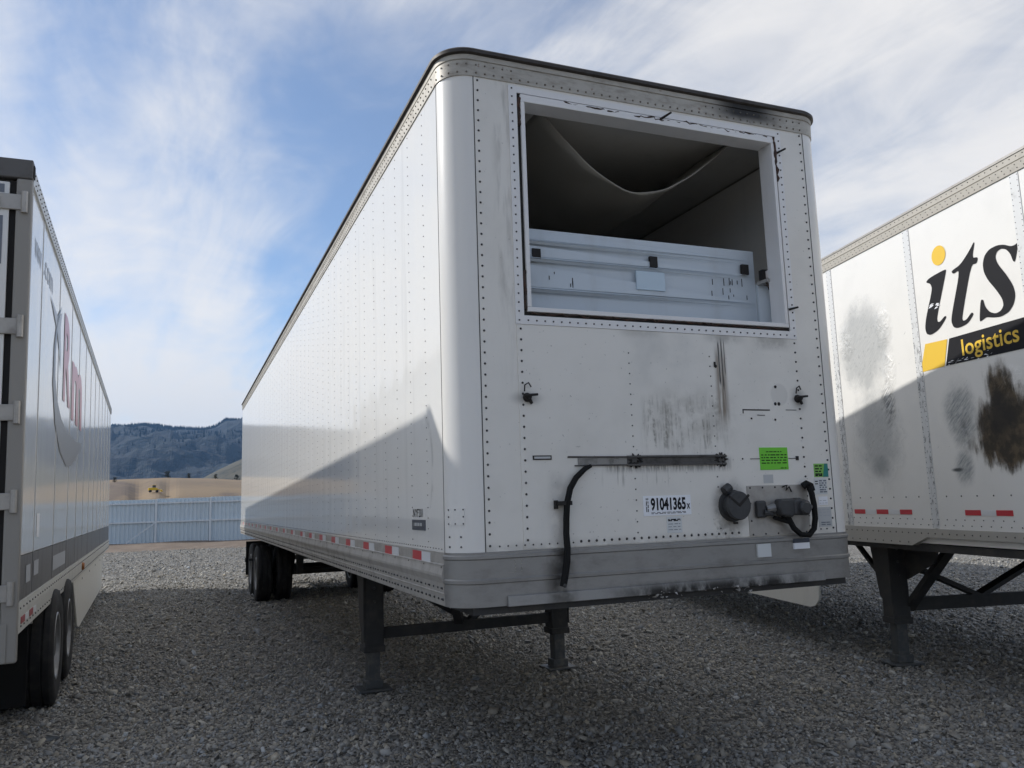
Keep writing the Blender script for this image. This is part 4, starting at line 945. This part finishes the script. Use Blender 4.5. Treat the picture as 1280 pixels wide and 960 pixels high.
for s in np.arange(N0+.05, 6, .06): rv.rivet((-.011, s, 3.88), (-1, 0, 0), .005, .004); rv.rivet((-.011, s+.02, 3.91), (-1, 0, 0), .005, .004); rv.rivet((-.011, s, 3.965), (-1, 0, 0), .005, .004)
tag(rv.build('top_rail_rivets', RIVET, right), kind='stuff')
MB().box(.041, 2.6, N0, RL, 3.951, 3.998).build('roof', PAINT_WHITE, right)
MB().box(2.57, 2.6, N0, RL, 1.2, 3.95).build('side_wall', PAINT_POST, right)
MB().box(.0, 2.6, N0-.02, N0+.048, 1.2, 3.95).build('front_wall', PAINT_POST, right)
MB().box(.0, 2.6, RL-.018, RL+.03, 1.15, 3.95).build('rear_door', PAINT_POST, right)
for a, b in ((2.48, 2.31), (2.13, 1.96), (1.79, 1.63), (.985, .82), (.66, .50), (.02, -.14), (-.32, -.48), (3.4, 3.2), (4.1, 3.9)):
    MB().box(-.0035, .001, b, a, 1.437, 1.478).build('reflector_red', RED, right)
for a, b in ((2.305, 2.14), (1.955, 1.80), (.815, .665)):
    MB().box(-.0030, .001, b, a, 1.436, 1.478).build('reflector_white', WHITETAPE, right)
# lettering, traced on the panel: coordinates are (distance along the side, height)
def prn(name, pts, mat, lift=.003, it=0):
    p = [(-a, b) for a, b in pts]; return flat(name, chaikin(p, it) if it else p, FR, mat, right, lift)
G_i = [(1.15,3.34),(1.103,3.365),(.898,3.384),(.902,3.358),(1.063,3.025),(1.059,2.985),(1.028,2.982),(.965,3.018),(.95,2.999),(1.054,2.92),(1.155,2.897),(1.205,2.916),(1.216,2.97),(1.189,3.055),(1.08,3.264),(1.094,3.315)]
G_t = [(.554,3.512),(.606,3.382),(.545,3.373),(.564,3.327),(.625,3.335),(.783,2.96),(.776,2.929),(.735,2.932),(.673,2.977),(.654,2.955),(.729,2.897),(.834,2.885),(.885,2.902),(.904,2.956),(.881,3.026),(.744,3.334),(.825,3.317),(.842,3.348),(.736,3.368),(.628,3.443)]
G_s = [(.149,3.362),(.2,3.229),(.218,3.238),(.234,3.299),(.267,3.343),(.315,3.364),(.359,3.352),(.378,3.317),(.363,3.262),(.294,3.162),(.245,3.069),(.234,2.998),(.259,2.936),(.311,2.89),(.391,2.873),(.468,2.885),(.532,2.904),(.578,2.888),(.606,2.884),(.57,3.044),(.543,3.042),(.533,2.984),(.495,2.934),(.437,2.908),(.384,2.917),(.353,2.949),(.358,3.0),(.409,3.084),(.475,3.173),(.505,3.243),(.506,3.305),(.481,3.36),(.427,3.394),(.346,3.399),(.281,3.383),(.221,3.35),(.181,3.349)]
for g in (G_i, G_t, G_s): prn('logo_letter', g, BLACK, .003, 2)
prn('logo_dot', ellipse(.966, 3.515, .082, .080), YELLOW)
prn('logo_square', [(1.236, 2.838), (.971, 2.826), (1.035, 2.617), (1.327, 2.614)], YELLOW)
prn('logo_band', [(.948, 2.826), (.168, 2.822), (.168, 2.604), (1.018, 2.617)], BLACK); prn('logo_band', [(.072, 2.822), (-.25, 2.822), (-.32, 2.604), (.072, 2.604)], BLACK)
text('logo_word', 'logistics', FR, (-.820, 2.622, -.245, 2.790), YELLOW, right, .012, lift=.0042)
sw = MB(); rg = random.Random(5)
for i in range(22):
    s, z = rg.uniform(.5, 1.0), 2.63+rg.gauss(0, .012); sw.add([(-.005, s, z), (-.005, s-rg.uniform(.01, .05), z+rg.gauss(0, .004)), (-.005, s-.02, z+rg.uniform(.002, .008))], [(0, 1, 2)])
for i in range(9):
    s, z = 1.09+rg.uniform(-.04, .06), 3.125+rg.gauss(0, .008); sw.add([(-.005, s, z), (-.005, s-.05, z+.006), (-.005, s-.02, z+.014)], [(0, 1, 2)])
tag(sw.build('print_scratches', STICK, right), kind='stuff')
# landing gear with its V truss
RS, RXI = 2.565, .394
landing(right, RXI, 2.6-RXI, RS, 1.19, .44, True)
MB().box(RXI+.076, 2.6-RXI-.076, RS-.03, RS+.03, .50, .62).build('cross_beam', FRAME, right)
for x in (RXI+.08, 2.6-RXI-.08): MB().bar((x, RS+.035, .98), (1.3, RS+.035, .60), .04, .12, (0, 1, 0)).build('cross_brace', FRAME, right)
MB().bar((RXI+.10, RS-.03, .52), (RXI+.28, RS-.55, 1.17), .05, .10, (1, 0, 0)).build('leg_strut', FRAME, right)
MB().prism([(RXI+.078, RS-.06, 1.19), (RXI+.078, RS-.62, 1.19), (RXI+.078, RS-.50, .98), (RXI+.078, RS-.08, .80)], (.02, 0, 0)).build('leg_bracket', FRAME, right)
MB().bar((RXI-.02, RS+.08, .76), (RXI-.02, RS+.60, 1.17), .03, .05, (1, 0, 0)).build('leg_strut', FRAME, right)
MB().box(.05, 2.55, N0+.1, RL-.1, 1.13, 1.19).build('underfloor', FRAME, right)
MB().box(.7, 1.9, RS-.35, RS+1.2, .92, 1.12).build('spare_tyre_carrier', FRAME, right) if False else None
MB().prism([(.02, 3.19, 1.18), (.02, 9.5, 1.18), (.02, 9.5, .45), (.02, 3.50, .45), (.02, 3.40, .475), (.02, 3.32, .54)], (.02, 0, 0)).build('side_skirt', SKIRT, right)
bogie(right, (.17, .53, 2.07, 2.43), (11.2, 12.45))

# ------------------------------------------------------------------ haze: the air between here and the mountain
hzm = bpy.data.materials.new('thin_haze'); hzm.use_nodes = True; hnt = hzm.node_tree; hnt.nodes.clear()
ho = hnt.nodes.new('ShaderNodeOutputMaterial'); hv = hnt.nodes.new('ShaderNodeVolumePrincipled'); hnt.links.new(hv.outputs[0], ho.inputs['Volume'])
hv.inputs['Color'].default_value = (.28, .55, 1, 1); hv.inputs['Density'].default_value = HAZE; hv.inputs['Anisotropy'].default_value = .2
hb = MB().box(-6100, 6100, -6100, 6150, -32, 640); hm = hb.mesh('haze'); hm.materials.append(hzm)
tag(objm('haze', hm), 'thin blue air in front of the far mountain', kind='stuff')
